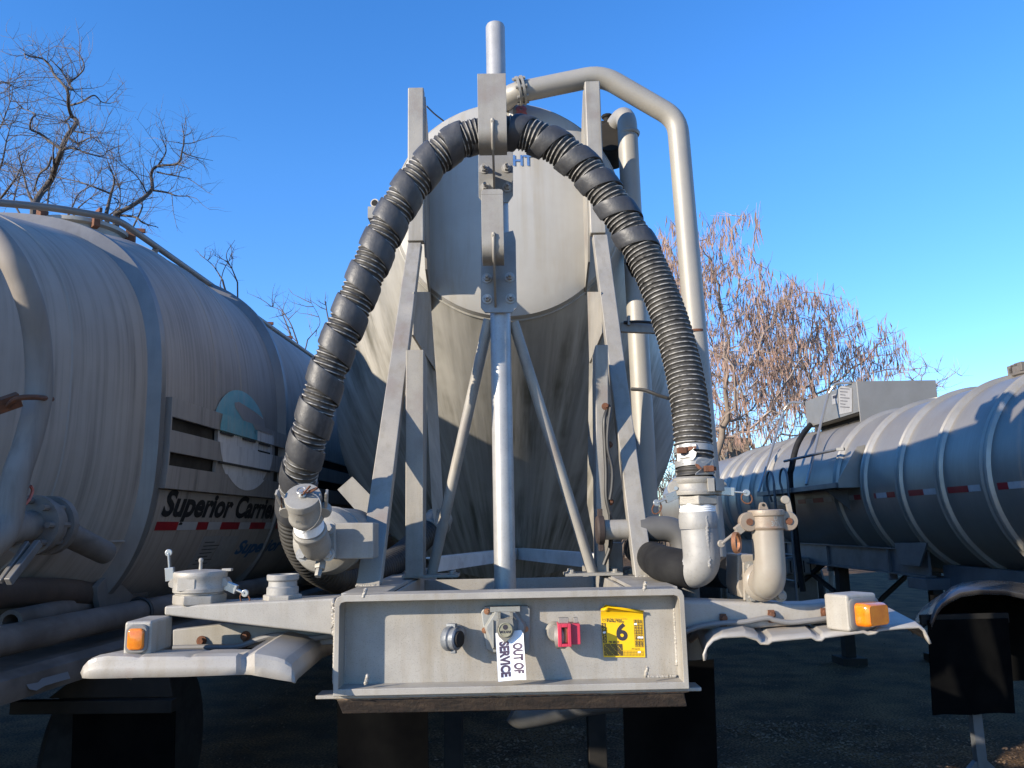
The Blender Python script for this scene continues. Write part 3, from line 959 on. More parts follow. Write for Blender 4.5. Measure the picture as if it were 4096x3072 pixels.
# right: thin ribbed sheet
up = [(322, 655), (318, 620), (335, 575), (372, 535), (425, 515), (560, 508), (632, 530), (655, 553), (700, 556), (722, 538), (850, 525), (955, 515), (985, 532), (1015, 534), (1032, 516), (1150, 500), (1262, 485), (1290, 498), (1332, 492), (1352, 475), (1470, 462), (1590, 455), (1622, 478), (1640, 515), (1658, 555)]
U = [G.Y('7', x, y, 2.30) for x, y in up]
bk = []
for i, u in enumerate(U):
    rib = i in (7, 8, 12, 13, 17, 18)
    bk.append(u)
C1 = [V((u.x + .02, 2.36, u.z + .004)) for u in U]
C2 = [V((u.x + .06, 2.62, u.z + .02)) for u in U]
C3 = [V((u.x + .10, 2.95, u.z - .05)) for u in U]
mb = MB()
mb.strip([U, C1, C2, C3])
RF = mb.build('fender', M['cream2'], BTR, 0, 14)
tag(RF, 'ribbed fender with open front edge')
sol = RF.modifiers.new('thickness', 'SOLIDIFY'); sol.thickness = .007; sol.offset = 0

# marker light boxes
def light_box(c, fx, fz, dep, yaw, label, lens_face):
    m_ = Matrix.Rotation(yaw, 3, 'Z')
    T = lambda x, y, z: c + m_ @ V((x, y, z))
    mb = MB()
    vs = [T(x, y, z) for z in (-fz, fz) for x, y in ((-fx, -dep), (fx, -dep), (fx, dep), (-fx, dep))]
    mb.add(vs, [(0, 3, 2, 1), (4, 5, 6, 7), (0, 1, 5, 4), (1, 2, 6, 5), (2, 3, 7, 6), (3, 0, 4, 7)])
    o = mb.build('marker_light', M['nose'], BTR, .008, seg=3)
    tag(o, label)
    if lens_face == 'front':
        nrm, ux, ctr, hw, hh = V((0, -1, 0)), V((1, 0, 0)), V((0, -dep, 0)), fx * .60, fz * .62
    else:
        nrm, ux, ctr, hw, hh = V((1, 0, 0)), V((0, 1, 0)), V((fx, .0, -.004)), dep * .74, fz * .64
    def rr(a, b, k, h_, rad):
        out = []
        for sx, sz, a0 in ((1, 1, 0), (-1, 1, 90), (-1, -1, 180), (1, -1, 270)):
            for q in range(6):
                an = R(a0 + 90 * q / 5)
                out.append(T(*(ctr + ux * (sx * (a - rad) + rad * math.cos(an)) + V((0, 0, 1)) * (sz * (b - rad) + rad * math.sin(an)) + nrm * h_)))
        return out
    def stack(levels):
        vs, fs = [], []
        n_ = 24
        for lv in levels: vs += rr(*lv)
        for i in range(len(levels) - 1):
            fs += [(i * n_ + k, i * n_ + (k + 1) % n_, (i + 1) * n_ + (k + 1) % n_, (i + 1) * n_ + k) for k in range(n_)]
        fs.append(tuple((len(levels) - 1) * n_ + k for k in range(n_)))
        return vs, fs
    rad = hh * .5
    g = MB(); g.add(*stack([(hw * 1.34, hh * 1.34, 0, -.001, rad * 1.2), (hw * 1.34, hh * 1.34, 0, .006, rad * 1.2), (hw * 1.22, hh * 1.22, 0, .009, rad * 1.1), (hw * 1.0, hh * 1.0, 0, .009, rad * .9)]))
    g.build('gasket', M['ring'], o)
    bul = .012 if lens_face == 'front' else .048
    g = MB(); g.add(*stack([(hw, hh, 0, .006, rad * .8), (hw, hh, 0, bul * .6 + .004, rad * .8), (hw * .95, hh * .94, 0, bul * .85 + .004, rad * .75), (hw * .84, hh * .82, 0, bul + .004, rad * .65)]))
    g.build('lens', M['amber'], o)
    return o


p0 = G.Y('2', 862, 1272, 2.24)
q0 = G.Y('2', 785, 1270, 2.24)
fz = (G.Y('2', 862, 1160, 2.24).z - G.Y('2', 862, 1380, 2.24).z) / 2
fx = (G.Y('2', 950, 1272, 2.24).x - G.Y('2', 778, 1272, 2.24).x) / 2
light_box(p0 + V((0, .075, .0)), fx, fz, .075, R(2), 'marker lamp box with amber lens facing forward', 'front')
p1 = G.Y('7', 1182, 365, 2.34)
light_box(p1 + V((.012, .02, .0)), .041, .050, .062, R(-62), 'marker lamp box knocked askew with amber lens facing outward', 'side')

# mud flaps and what hangs below
for (x0, x1, yt, yy) in ((190, 660, 740, 3.1), (1680, 2165, 620, 3.1)):
    a, b = G.Y('5', x0, yt, yy), G.Y('5', x1, yt, yy)
    mb = MB()
    zt_ = min(max(a.z, b.z) + .12, 1.15)
    rows = [[V((a.x + (b.x - a.x) * i / 6, yy + .012 * math.sin(i * 1.3) + .02 * j, zt_ + (.25 - zt_) * j / 5)) for i in range(7)] for j in range(6)]
    mb.strip(rows, (0, .008, 0))
    mb.build('mud_flap', M['flap'], BTR)
for x in (800, 1540):
    mb = MB()
    c = G.Y('5', x, 800, 4.6)
    mb.box(c.x - .05, c.x + .05, 4.55, 4.65, .12, 1.2)
    mb.box(c.x - .13, c.x + .13, 4.45, 4.75, .004, .12)
    mb.build('landing_gear', M['dark'], BTR, .006)
mb = MB()
mb.tube(spline([G.Y('5', 1110, 770, 4.2), G.Y('5', 1160, 800, 4.2), G.Y('5', 1300, 780, 4.2), G.Y('5', 1480, 735, 4.2), G.Y('5', 1650, 710, 4.2)], 8), .06, 20)
mb.build('product_line', M['darkpipe'], BTR)
# wheels and axles at the back
for sx in (-1, 1):
    for yc in (10.4, 11.7):
        mb = MB()
        mb.lathe([(.28, -.2), (.47, -.2), (.515, -.15), (.515, .15), (.47, .2), (.28, .2)], (sx * .92, yc, .515), (1, 0, 0), 36)
        wh = mb.build('wheel', M['rubber'], BTR)
        mb = MB()
        mb.lathe([(.27, -.15), (.27, .1), (.12, .02), (.1, .12), (.02, .12)], (sx * .92, yc, .515), (sx, 0, 0), 24)
        mb.build('rim', M['alu'], wh)
mb = MB()
mb.box(-.5, .5, 9.8, 12.4, .95, 1.3)
mb.box(-.05, .05, 4.5, 9.8, 1.05, 1.2)
mb.build('underframe', M['dark'], BTR)

# ------------------------------------------------------------------ fittings on the nose
YW = 2.374


def nw(v, x, y, off=0.0): return G.Y(v, x, y, YW - off)


# dull service coupling (blue-grey) and red emergency coupling
c = nw('c', 150, 440)
mb = MB()
mb.lathe([(.026, 0), (.026, .012), (.02, .02), (.02, .03)], c + V((.008, 0, .004)), (0, -1, 0), 20)
mb.lathe([(.020, -.012), (.030, -.008), (.034, 0), (.034, .012), (.026, .02), (.024, .03)], c + V((-.012, -.045, -.004)), V((.85, -.45, 0)), 24)
mb.lathe([(.030, .016), (.031, .03), (.027, .034)], c + V((-.012, -.045, -.004)), V((.85, -.45, 0)), 24)
mb.obox(c + V((-.002, -.04, .030)), (.013, -.006, 0), (.003, .006, 0), (0, 0, .006))
mb.obox(c + V((.004, -.055, -.036)), (.007, -.003, 0), (.002, .005, 0), (0, 0, .007))
GH = mb.build('air_coupling', M['bluegrey'], BTR, .001)
tag(GH, 'dull blue-grey air coupling')
mb = MB()
mb.lathe([(.022, .032), (.022, .040), (.012, .042)], c + V((-.012, -.045, -.004)), V((.85, -.45, 0)), 20)
mb.build('seal', M['dark'], GH)
c = nw('c', 1205, 445)
mb = MB()
mb.lathe([(.028, 0), (.028, .01), (.022, .018), (.022, .04)], c + V((-.034, 0, .012)), (0, -1, 0), 20)
mb.lathe([(.034, 0), (.034, .022), (.027, .03)], c + V((-.030, -.04, .004)), (.9, -.3, 0), 24)
mb.obox(c + V((-.012, -.05, .048)), (.014, 0, 0), (0, .010, 0), (0, 0, .007))
mb.obox(c + V((.022, -.05, .048)), (.006, 0, 0), (0, .010, 0), (0, 0, .007))
EC = mb.build('air_coupling', M['cast'], BTR, .001)
tag(EC, 'air coupling inside a red plastic lock')
a, b = nw('c', 1120, 340, .085), nw('c', 1250, 552, .085)
x0, x1, z1, z0 = a.x, b.x, a.z, b.z
sx0, sx1 = nw('c', 1155, 370, .085).x, nw('c', 1212, 370, .085).x
sz1, sz0 = nw('c', 1190, 372, .085).z, nw('c', 1190, 525, .085).z
ya_, yb2 = YW - .087, YW - .03
mb = MB()
mb.box(x0, sx0, ya_, yb2, z0, z1)
mb.box(sx1, x1, ya_, yb2, z0, z1)
mb.box(sx0, sx1, ya_, yb2, sz1, z1)
mb.box(sx0, sx1, ya_, yb2, z0, sz0)
mb.box(x1, x1 + .026, ya_ + .012, yb2 + .008, z0 + .004, z1 - .002)
mb.box(x0 + .004, x1, yb2, yb2 + .003, z0 + .004, z1 - .004)
mb.build('lock_cover', M['red'], EC, .003)
mb = MB()
mb.cyl((sx0 + .012, YW - .07, sz0 + .002), (sx0 + .014, YW - .07, sz1 - .002), .008, 12)
mb.build('shackle', M['copper'], EC)

# seven pin socket
c = nw('c', 632, 395)
ctr = nw('c', 632, 390)
def sk(x, y, off): return nw('c', x, y, off)
mb = MB()
body = [(408, 225), (440, 168), (840, 162), (862, 190), (858, 580), (835, 612), (800, 614), (742, 560), (520, 600), (455, 570)]
mb.prism([sk(x, y, 0) + V((0, -.001, 0)) for x, y in body], (0, -.018, 0))
SOC = mb.build('plug_socket', M['socket'], BTR, .004)
mb = MB()
hexp = [(528, 208), (735, 208), (828, 345), (828, 388), (760, 562), (512, 575), (436, 392), (436, 360)]
P = [sk(x, y, .02) for x, y in hexp]
Q = [sk(632 + (x - 632) * .88, 395 + (y - 395) * .88, .046) for x, y in hexp]
n_ = len(P)
mb.add(P + Q, [(i, (i + 1) % n_, n_ + (i + 1) % n_, n_ + i) for i in range(n_)] + [tuple(range(n_, 2 * n_))])
mb.box(sk(490, 178, .05).x, sk(770, 178, .05).x, YW - .035, YW - .018, sk(490, 230, .03).z, sk(490, 180, .03).z)
for x in (520, 752):
    mb.box(sk(x - 4, 400, .045).x, sk(x + 4, 400, .045).x, YW - .051, YW - .044, sk(632, 560, .045).z, sk(632, 300, .045).z)
mb.build('socket_cover', M['socket'], SOC, .003)
for x, y in ((460, 222), (440, 398), (820, 386)):
    mb = MB()
    mb.bolt(sk(x, y, .02), (0, -1, 0), .0058)
    mb.build('bolt', M['copper'], SOC)
mb = MB()
lp = [(568, 290), (700, 290), (716, 400), (696, 448), (640, 502), (622, 502), (572, 452), (550, 400)]
mb.prism([sk(x, y, .067) for x, y in lp], (0, -.010, 0))
mb.box(sk(575, 330, .05).x, sk(690, 330, .05).x, YW - .067, YW - .046, sk(632, 400, .06).z, sk(632, 320, .06).z)
for x in (575, 690):
    mb.obox(sk(x, 280, .055), (.004, 0, 0), (0, .012, 0), (0, 0, .014))
mb.tube([sk(555, 300, .055), sk(710, 285, .055)], .003, 8)
mb.tube(spline([sk(560, 305, .062), sk(620, 292, .066), sk(700, 270, .066), sk(740, 310, .06)], 5), .0012, 6)
LID = mb.build('socket_lid', M['lid'], SOC, .002)
mb = MB()
cc = sk(632, 393, .0775)
rL = abs(sk(698, 393, .06).x - sk(566, 393, .06).x) / 2
mb.lathe([(rL * .9, 0), (rL * .9, .0015), (rL * 1.0, .0015), (rL, .0035), (rL * .95, .004), (rL * .88, .004), (rL * .88, .0022), (rL * .01, .0022)], cc, (0, -1, 0), 40)
mb.build('emblem_disc', M['olive'], LID)
text_mesh('MIDLAND', .0092, lambda a, b: (cc.x + a, cc.y - .0028, cc.z - .006 + b), 'lettering', M['ink'], LID, .0003, .9, .2)
mb = MB()
mb.lathe([(.007, 0), (.007, .0004)], cc + V((0, -.0024, .007)), (0, -1, 0), 16)
mb.lathe([(.0035, 0), (.0035, .0004)], cc + V((-.017, -.0024, .007)), (0, -1, 0), 16)
mb.build('emblem_mark', M['ink'], LID)

# out of service tag, hanging from the lid
tl, tr_, br_, bl_ = G.Y('c', 540, 425, 2.313), G.Y('c', 797, 395, 2.313), G.Y('c', 826, 858, 2.283), G.Y('c', 566, 878, 2.283)
TAG = thing('warning_tag', tl.lerp(tr_, .5), 'white card tag reading OUT OF SERVICE hanging in front of the plug socket', 'tag')
def tagp(s_, t):
    p = tl.lerp(tr_, s_).lerp(bl_.lerp(br_, s_), t)
    return p + V((0, .006 * math.sin(s_ * 3.1) - .004 * math.sin(t * 3), 0))
rows = []
for j in range(13):
    t = j / 12
    rows.append([tagp(i / 8, t) for i in range(9)])
rows[0][8] = tagp(.93, 0); rows[0][7] = tagp(.87, 0); rows[1][8] = tagp(1, .07)
mb = MB()
mb.strip(rows, (0, .0008, 0))
CARD = mb.build('card', M['paper'], TAG, 0, 60)
for txt, s_, t0, t1 in (('OUT OF', .765, .25, .87), ('SERVICE', .285, .19, .92)):
    cu = text_mesh(txt, .05, lambda a, b: (a, b, 0), 'probe', M['ink'], None, .0024)
    xs_, ys2 = [v_.co.x for v_ in cu.data.vertices], [v_.co.y for v_ in cu.data.vertices]
    xa, xb, ya, yb = min(xs_), max(xs_), min(ys2), max(ys2)
    bpy.data.objects.remove(cu)
    # text runs down the card: its own up points to the right
    def place(a, b, s_=s_, t0=t0, t1=t1, xa=xa, xb=xb, ya=ya, yb=yb):
        return tagp(s_ + ((b - ya) / (yb - ya) - .5) * .36, t0 + (a - xa) / (xb - xa) * (t1 - t0)) + V((0, -.0009, 0))
    text_mesh(txt, .05, place, 'lettering', M['purpleink'], CARD, .0024, 1.0, step=.02)

# yellow sticker with curled top
ytl, ytr, ybr, ybl = nw('c', 1516, 215, .002), nw('c', 1912, 232, .002), nw('c', 1935, 650, .002), nw('c', 1548, 648, .002)
def yp(s_, t, off=0.0):
    return ytl.lerp(ytr, s_).lerp(ybl.lerp(ybr, s_), t) + V((0, -.0008 - off, 0))
rows = [[yp(i / 10, j / 10, (.010 * max(0, .12 - j / 10) / .12 * (1 - .4 * i / 10))) for i in range(11)] for j in range(11)]
mb = MB()
mb.strip(rows, (0, .0005, 0))
ST = mb.build('sticker', M['yellow'], BTR, 0, 60)
tag(ST, 'yellow inspection sticker with its top edge curled over, reading 6')
cp = [nw('c', 1520, 200, .010), nw('c', 1565, 160, .013), nw('c', 1740, 190, .014), nw('c', 1925, 215, .010)]
mb = MB()
mb.strip([[yp(0, -.01, .010), yp(.2, -.01, .011), yp(.5, -.01, .011), yp(.99, -.01, .008)], cp,
          [nw('c', 1540, 212, .022), nw('c', 1590, 185, .024), nw('c', 1740, 212, .022), nw('c', 1912, 236, .016)],
          [nw('c', 1560, 220, .014), nw('c', 1612, 212, .016), nw('c', 1740, 218, .016), nw('c', 1905, 240, .010)]])
o = mb.build('curled_edge', M['yellow'], ST, 0, 80)
sol = o.modifiers.new('thickness', 'SOLIDIFY'); sol.thickness = .0006
Wy, Hy = (ytr - ytl).length, (ytl - ybl).length
def ytext(txt, s_, t, size, sq=1.0, bold=0.0):
    text_mesh(txt, size, lambda a, b: yp(s_ + a / Wy, t - b / Hy, .0006), 'lettering', M['ink'], ST, bold, sq)
ytext('6', .47, .47, .064, 1.05, .0022)
for i, tx in enumerate(('21', '22', '23', '24', '25')):
    ytext(tx, .055, .31 + i * .085, .0135, .9, .0005)
for i in range(10):
    for j in range(3):
        ytext(str(i), .81 + j * .065, .205 + i * .06, .009, .9, .0003)
ytext('TERMINAL', .86, .10, .0065, .9)
ytext('NO', .86, .14, .0065, .9)
ytext('PM MILES', .27, .675, .0085, .9, .0002)
ytext('PM DATE', .78, .82, .0065, .9)
for i, tx in enumerate(('90 Day Tank/Chassis', '90 Day Tractor', 'B Service Tractor')):
    text_mesh(tx, .0075, lambda a, b, i=i: yp(.13 + a / Wy, .15 + i * .037 - b / Hy, .0006), 'lettering', M['ink'], ST, .0002, .95, align='LEFT')
mb = MB()
def yline(s0, t0, s1, t1, wd=.0009):
    a, b = yp(s0, t0, .0006), yp(s1, t1, .0006)
    d = (b - a).normalized()
    q = V((-d.z, 0, d.x)) * wd / 2
    mb.add([a - q, b - q, b + q, a + q], [(0, 1, 2, 3)])
for j in range(4): yline(.775 + j * .066, .17, .775 + j * .066, .775)
for i in range(11): yline(.775, .172 + i * .06, .973, .172 + i * .06)
for i in range(6): yline(.015, .27 + i * .085, .10, .27 + i * .085)
yline(.015, .27, .015, .695); yline(.10, .27, .10, .695)
for i in range(4): yline(.04, .105 + i * .04, .10, .105 + i * .04)
yline(.04, .105, .04, .225); yline(.10, .105, .10, .225)
for j in range(16): yline(.02 + j * .0295, .715, .02 + j * .0295, .965)
for i in range(9): yline(.02, .715 + i * .031, .4625, .715 + i * .031)
for j in range(15): yline(.47 + j * .035, .86, .47 + j * .035, .965, .0006)
for i in range(4): yline(.47, .86 + i * .035, .96, .86 + i * .035, .0006)
for j in range(16):
    for i in range(8):
        if (i * 7 + j * 3) % 5: 
            s0 = .027 + j * .0295
            if s0 < .45: yline(s0, .731 + i * .031, s0 + .014, .731 + i * .031, .0022)
for k in range(3):
    for s0, s1 in ((.04 + k * .02, .2), (.22, .36), (.38, .55), (.57, .7), (.72, .93)): yline(s0, .012 + k * .025, s1 - .01, .012 + k * .025, .0022)
mb.build('ruled_grid', M['ink'], ST, 0, 0)
tk = MB()
for s0, t0 in ((.055, .12), (.055, .47), (.81, .265), (.875, .56), (.94, .56), (.86, .885)):
    a = yp(s0, t0, .0009)
    tk.add([a + V((-.004, 0, -.0025)), a + V((.004, 0, -.0025)), a + V((.004, 0, .003)), a + V((-.004, 0, .002))], [(0, 1, 2, 3)])
tk.build('punched_mark', M['paper'], ST, 0, 0)

# ------------------------------------------------------------------ camlock fittings
def lever(parent, p, out, m_='bright', ring=True, L=.075, drop=-.3):
    """cam lever: pivot at p, arm pointing along out, pull ring at its end"""
    o_ = V(out).normalized()
    side = o_.cross(V((0, 0, 1)))
    if side.length < .1: side = V((0, 1, 0))
    side.normalize()
    e = p + o_ * L
    mb = MB()
    mb.obox(p + o_ * .012, o_ * .02, side * .008, o_.cross(side) * .013)
    mb.bar(p + o_ * .03, e, .014, .006, side)
    mb.lathe([(.011, -.004), (.011, .004)], e, side, 14)
    a = mb.build('cam_lever', M[m_], parent, .002)
    if ring:
        g = MB()
        rr = .016
        cpt = e + V((0, 0, -rr))
        g.tube([cpt + (o_ * math.cos(t) + V((0, 0, 1)) * math.sin(t)) * rr for t in [2 * math.pi * k / 20 for k in range(21)]], .0022, 6, False)
        g.build('pull_ring', M['rust'], parent)
    return a


# left beam: big capped coupling
Yf = 2.435
c = G.Y('a', 660, 1220, Yf)
px_m = (G.Y('a', 880, 1220, Yf).x - G.Y('a', 440, 1220, Yf).x) / 440
zt = lambda y: G.Y('a', 660, y, Yf).z
mb = MB()
zb0 = zt(1250)
mb.lathe([(222 * px_m, 0), (228 * px_m, .006), (228 * px_m, zt(1168) - zb0), (215 * px_m, zt(1160) - zb0)], (c.x, Yf, zb0), (0, 0, 1), 6, True, 1.32)
CF = mb.build('pipe_coupling', M['nose'], BTR, .003)
tag(CF, 'capped coupling at the end of the left beam')
mb = MB()
mb.lathe([(205 * px_m, zt(1162) - zb0), (205 * px_m, zt(1150) - zb0), (226 * px_m, zt(1140) - zb0), (228 * px_m, zt(1110) - zb0), (222 * px_m, zt(1100) - zb0), (220 * px_m, zt(1030) - zb0), (228 * px_m, zt(1015) - zb0), (230 * px_m, zt(975) - zb0), (222 * px_m, zt(962) - zb0), (150 * px_m, zt(952) - zb0), (60 * px_m, zt(946) - zb0), (1 * px_m, zt(945) - zb0)], (c.x, Yf, zb0), (0, 0, 1), 48)
mb.obox((c.x - 40 * px_m, Yf - 212 * px_m, zt(1065)), (75 * px_m, 0, 0), (0, .004, 0), (0, 0, .018))
for s_ in (-1, 1):
    mb.prism([(c.x + s_ * 210 * px_m, Yf - .02, zt(1110)), (c.x + s_ * 255 * px_m, Yf - .02, zt(1090)), (c.x + s_ * 262 * px_m, Yf - .02, zt(1060)), (c.x + s_ * 235 * px_m, Yf - .02, zt(1020)), (c.x + s_ * 205 * px_m, Yf - .02, zt(1020))], (0, .04, 0))
mb.lathe([(16 * px_m, 0), (14 * px_m, .02), (20 * px_m, .024), (20 * px_m, .030), (10 * px_m, .034)], (c.x - 4 * px_m, Yf, zt(948)), (0, 0, 1), 12)
mb.obox((c.x + 225 * px_m, Yf + .01, zt(955)), (.014, 0, 0), (0, .01, 0), (0, 0, .004))
cap = mb.build('dust_cap', M['nose'], CF, .001)
lever(CF, V((c.x - 268 * px_m, Yf, zt(1020))), (-.12, 0, 1), 'bright', False, .075)
lever(CF, V((c.x + 250 * px_m, Yf - .01, zt(1095))), (.9, -.1, -.35), 'bright', True, .06)
# left beam: open male adapter
c = G.Y('a', 1393, 1200, Yf)
zt = lambda y: G.Y('a', 1393, y, Yf).z
zb0 = zt(1222)
mb = MB()
mb.lathe([(168 * px_m, 0), (172 * px_m, .004), (172 * px_m, zt(1172) - zb0), (160 * px_m, zt(1165) - zb0)], (c.x, Yf, zb0), (0, 0, 1), 6, True, 1.1)
AF = mb.build('pipe_coupling', M['nose'], BTR, .002)
tag(AF, 'open male adapter on the left beam')
mb = MB()
mb.lathe([(138 * px_m, zt(1166) - zb0), (138 * px_m, zt(1105) - zb0), (124 * px_m, zt(1092) - zb0), (122 * px_m, zt(1050) - zb0), (138 * px_m, zt(1035) - zb0), (140 * px_m, zt(995) - zb0), (134 * px_m, zt(988) - zb0), (118 * px_m, zt(988) - zb0), (110 * px_m, zt(1160) - zb0), (1 * px_m, zt(1160) - zb0)], (c.x, Yf, zb0), (0, 0, 1), 48)
mb.build('adapter', M['silver_pipe'], AF)

# right beam: tan capped elbow on a square flange
Yc = 2.36
c = G.Y('b', 1238, 1100, Yc)
k_ = (G.Y('b', 1385, 900, Yc).x - G.Y('b', 1040, 900, Yc).x) / 345
zt = lambda y: G.Y('b', 1238, y, Yc).z
rP = 146 * k_
mb = MB()
zc_ = zt(1470)
path = fillet([V((c.x - .004, 2.455, zc_ - .01)), V((c.x - .002, Yc, zc_ - .012)), V((c.x, Yc, zt(985)))], .12, 14)
mb.tube(path, rP, 32)
mb.lathe([(rP + .001, -.008), (rP + .008, -.002), (rP + .012, .006)], path[0] + V((0, -.03, 0)), (0, 1, 0), 32)
EL = mb.build('capped_elbow', M['cream_pipe'], BTR)
tag(EL, 'cream elbow with a tan capped coupling')
mb = MB()
rc = 172 * k_
mb.lathe([(rP, -.004), (rc * .92, 0), (rc * .95, .004), (rc * .95, zt(975) - zt(985)), (rc * .90, zt(965) - zt(985)), (rc * .90, zt(868) - zt(985)), (rc * .98, zt(860) - zt(985)), (rc, zt(830) - zt(985)), (rc * .97, zt(808) - zt(985)), (rc * .85, zt(802) - zt(985)), (.001, zt(800) - zt(985))], (c.x, Yc, zt(985)), (0, 0, 1), 48)
for s_ in (-1, 1):
    mb.lathe([(.026, -.014), (.028, -.010), (.028, .010), (.026, .014)], (c.x + s_ * (rc + .004), Yc - .01, zt(915)), (0, -1, 0), 20)
lug = [(-42, 800), (-30, 750), (-20, 736), (0, 730), (20, 736), (30, 750), (46, 800)]
mb.prism([(c.x - 30 * k_ + x * k_, Yc - .01, zt(y)) for x, y in lug], (0, .012, 0))
cp_ = mb.build('coupling_cap', M['tan_cast'], EL, .001)
MB().lathe([(14 * k_, 0), (14 * k_, .001)], (c.x - 30 * k_, Yc - .0105, zt(758)), (0, -1, 0), 16).build('lug_hole', M['dark'], EL)  # flat dark disc in place of a shaded hole
for s_ in (-1, 1):
    MB().lathe([(.010, 0), (.010, .003)], (c.x + s_ * (rc + .004), Yc - .0245, zt(915)), (0, -1, 0), 16).build('pin', M['rust'], EL)
for txt, yy, sz in (('30V', 938, .02), ('D', 885, .018)):
    text_mesh(txt, sz, lambda a, b, yy=yy: (c.x + .012 + a, Yc - math.sqrt(max((rc * .905) ** 2 - (.012 + a) ** 2, 0)) - .0006, zt(yy) + b), 'lettering', M['cast'], cp_, .0006)
lever(EL, V((c.x - rc - .016, Yc - .012, zt(945))), (-.75, -.1, -.52), 'cream_pipe', False, .09)
mb = MB()
rg = G.Y('b', 925, 1115, 2.33)
for q in range(3):
    rr = .028
    mb.tube([rg + V((math.cos(t) * rr * .45 + q * .003, math.cos(t) * rr * .5 - q * .003, math.sin(t) * rr)) for t in [2 * math.pi * k / 24 for k in range(25)]], .0028, 6, False)
mb.build('pull_ring', M['copper'], EL)
mb = MB()
mb.bar((c.x + rc + .02, Yc, zt(915)), (c.x + rc + .012, Yc, zt(705)), .014, .010, (1, 0, 0))
mb.lathe([(.012, -.006), (.012, .006)], (c.x + rc + .006, Yc, zt(712)), (0, 1, 0), 16)
mb.build('cam_lever', M['cream_pipe'], EL, .001)
mb = MB()
p = [G.Y('b', 998, 1300, 2.452), G.Y('b', 1385, 1300, 2.452), G.Y('b', 1392, 1659, 2.452), G.Y('b', 1010, 1668, 2.452)]
mb.prism(p, (0, .012, 0))
mb.build('square_flange', M['cream_pipe'], EL, .004)
for x, y in ((1065, 1350), (1078, 1632), (1352, 1618)):
    g = MB(); g.bolt(G.Y('b', x, y, 2.451), (0, -1, 0), .0125)
    g.build('bolt', M['cast'], EL)
mb = MB()
mb.prism([G.Y('b', 945, 1225, 2.47), G.Y('b', 1110, 1225, 2.47), G.Y('b', 1110, 1640, 2.47), G.Y('b', 985, 1640, 2.47), G.Y('b', 945, 1540, 2.47)], (0, .13, 0))
mb.build('valve_body', M['cream_pipe'], EL, .006)
mb = MB()
mb.prism([G.Y('b', 862, 1275, 2.62), G.Y('b', 935, 1275, 2.62), G.Y('b', 985, 1620, 2.62), G.Y('b', 885, 1600, 2.62)], (0, .03, 0))
mb.cyl(G.Y('b', 880, 1400, 2.72), G.Y('b', 560, 1385, 2.9), .052, 20)
mb.build('rear_flange', M['dark'], EL, .002)

# right: silver elbow that the hose is coupled to
Ye = 2.46
c = G.Y('b', 586, 1100, Ye)
k_ = (G.Y('b', 765, 950, Ye).x - G.Y('b', 415, 950, Ye).x) / 350
zt = lambda y: G.Y('b', 586, y, Ye).z
rE = 172 * k_
ztop = zt(770)
zc_ = zt(1395)
path = fillet([V((c.x, Ye, ztop)), V((c.x + .002, Ye, zt(1000))), V((c.x + .004, Ye - .01, zc_)), V((c.x - .23, Ye + .30, zc_ + .05))], [.02, .16], 16)
n_ = len(path)
cut = [q for q in path if q.x > c.x - .10]
rad = []
for q in cut:
    z = q.z
    if z > zt(850): rad.append(rE * .94)
    elif z > zt(960): rad.append(rE * 1.03)
    else: rad.append(rE)
cut2, rad2 = [], []
for a, b, ra in zip(cut, cut[1:], rad):
    for t in (0, .5): cut2.append(a.lerp(b, t)); rad2.append(ra)
cut2.append(cut[-1]); rad2.append(rE)
# straight top part with threads and a collar, as its own profile
mb = MB()
mb.tube([q for q in cut if q.z < zt(985)] , rE, 36)
mb.lathe([(rE, 0), (rE * 1.04, .008), (rE * 1.05, .02), (rE * 1.05, .040), (rE * 1.0, .048), (rE * .97, .052), (rE * .97, zt(770) - zt(985))], (c.x, Ye, zt(985)), (0, 0, 1), 36)
SE = mb.build('elbow_pipe', M['silver_pipe'], BTR)
tag(SE, 'silver elbow that the hose is coupled to')
mb = MB()
for k in range(6):
    mb.lathe([(rE * .97, -.003), (rE * .995, 0), (rE * .97, .003)], (c.x, Ye, zt(835) + k * .0055), (0, 0, 1), 32)
mb.build('thread', M['tape'], SE)
mb = MB()
seam = [V((c.x + rE * .22, Ye - rE * .985, zt(y))) for y in (880, 1000, 1150, 1250)]
for k in range(46):
    t = k / 45
    z = zt(870) + (zt(1330) - zt(870)) * t
    mb.lathe([(.001, -.005), (.004, -.001), (.0045, 0), (.004, .002), (.001, .005)], V((c.x + rE * (.22 - .0 * t) + rnd.uniform(-.002, .002), Ye - rE * .975 - (.004 * t * t), z)), (rnd.uniform(-.4, .4), 0, 1), 6)
mb.build('weld_bead', M['silver_pipe'], SE)
mb = MB()
e0 = cut[-1]
dirr = (path[-1] - path[-2]).normalized()
mb.tube(fillet([e0 - dirr * .03, e0 + dirr * .10, e0 + dirr * .10 + V((.06, .9, .02))], .10), rE * 1.03, 28)
mb.build('rubber_sleeve', M['rubber'], SE)
mb = MB()
a_ = G.Y('b', 195, 1185, 2.72)
mb.tube(spline([G.Y('b', 165, 1190, 2.74), G.Y('b', 230, 1178, 2.70), G.Y('b', 290, 1186, 2.72)], 6), .008, 8)
mb.tube(spline([G.Y('b', 415, 1240, 2.53), G.Y('b', 360, 1275, 2.52), G.Y('b', 335, 1350, 2.52), G.Y('b', 335, 1540, 2.54)], 6), .0045, 8)
mb.build('band_clamp', M['greycable'], SE)
mb = MB()
mb.lathe([(rE * 1.02, 0), (rE * 1.17, .003), (rE * 1.17, zt(675) - zt(765)), (rE * 1.08, zt(668) - zt(765))], (c.x + .002, Ye, zt(765)), (0, 0, 1), 6, True, .35)
HX = mb.build('hex_nut', M['cast'], SE, .003)

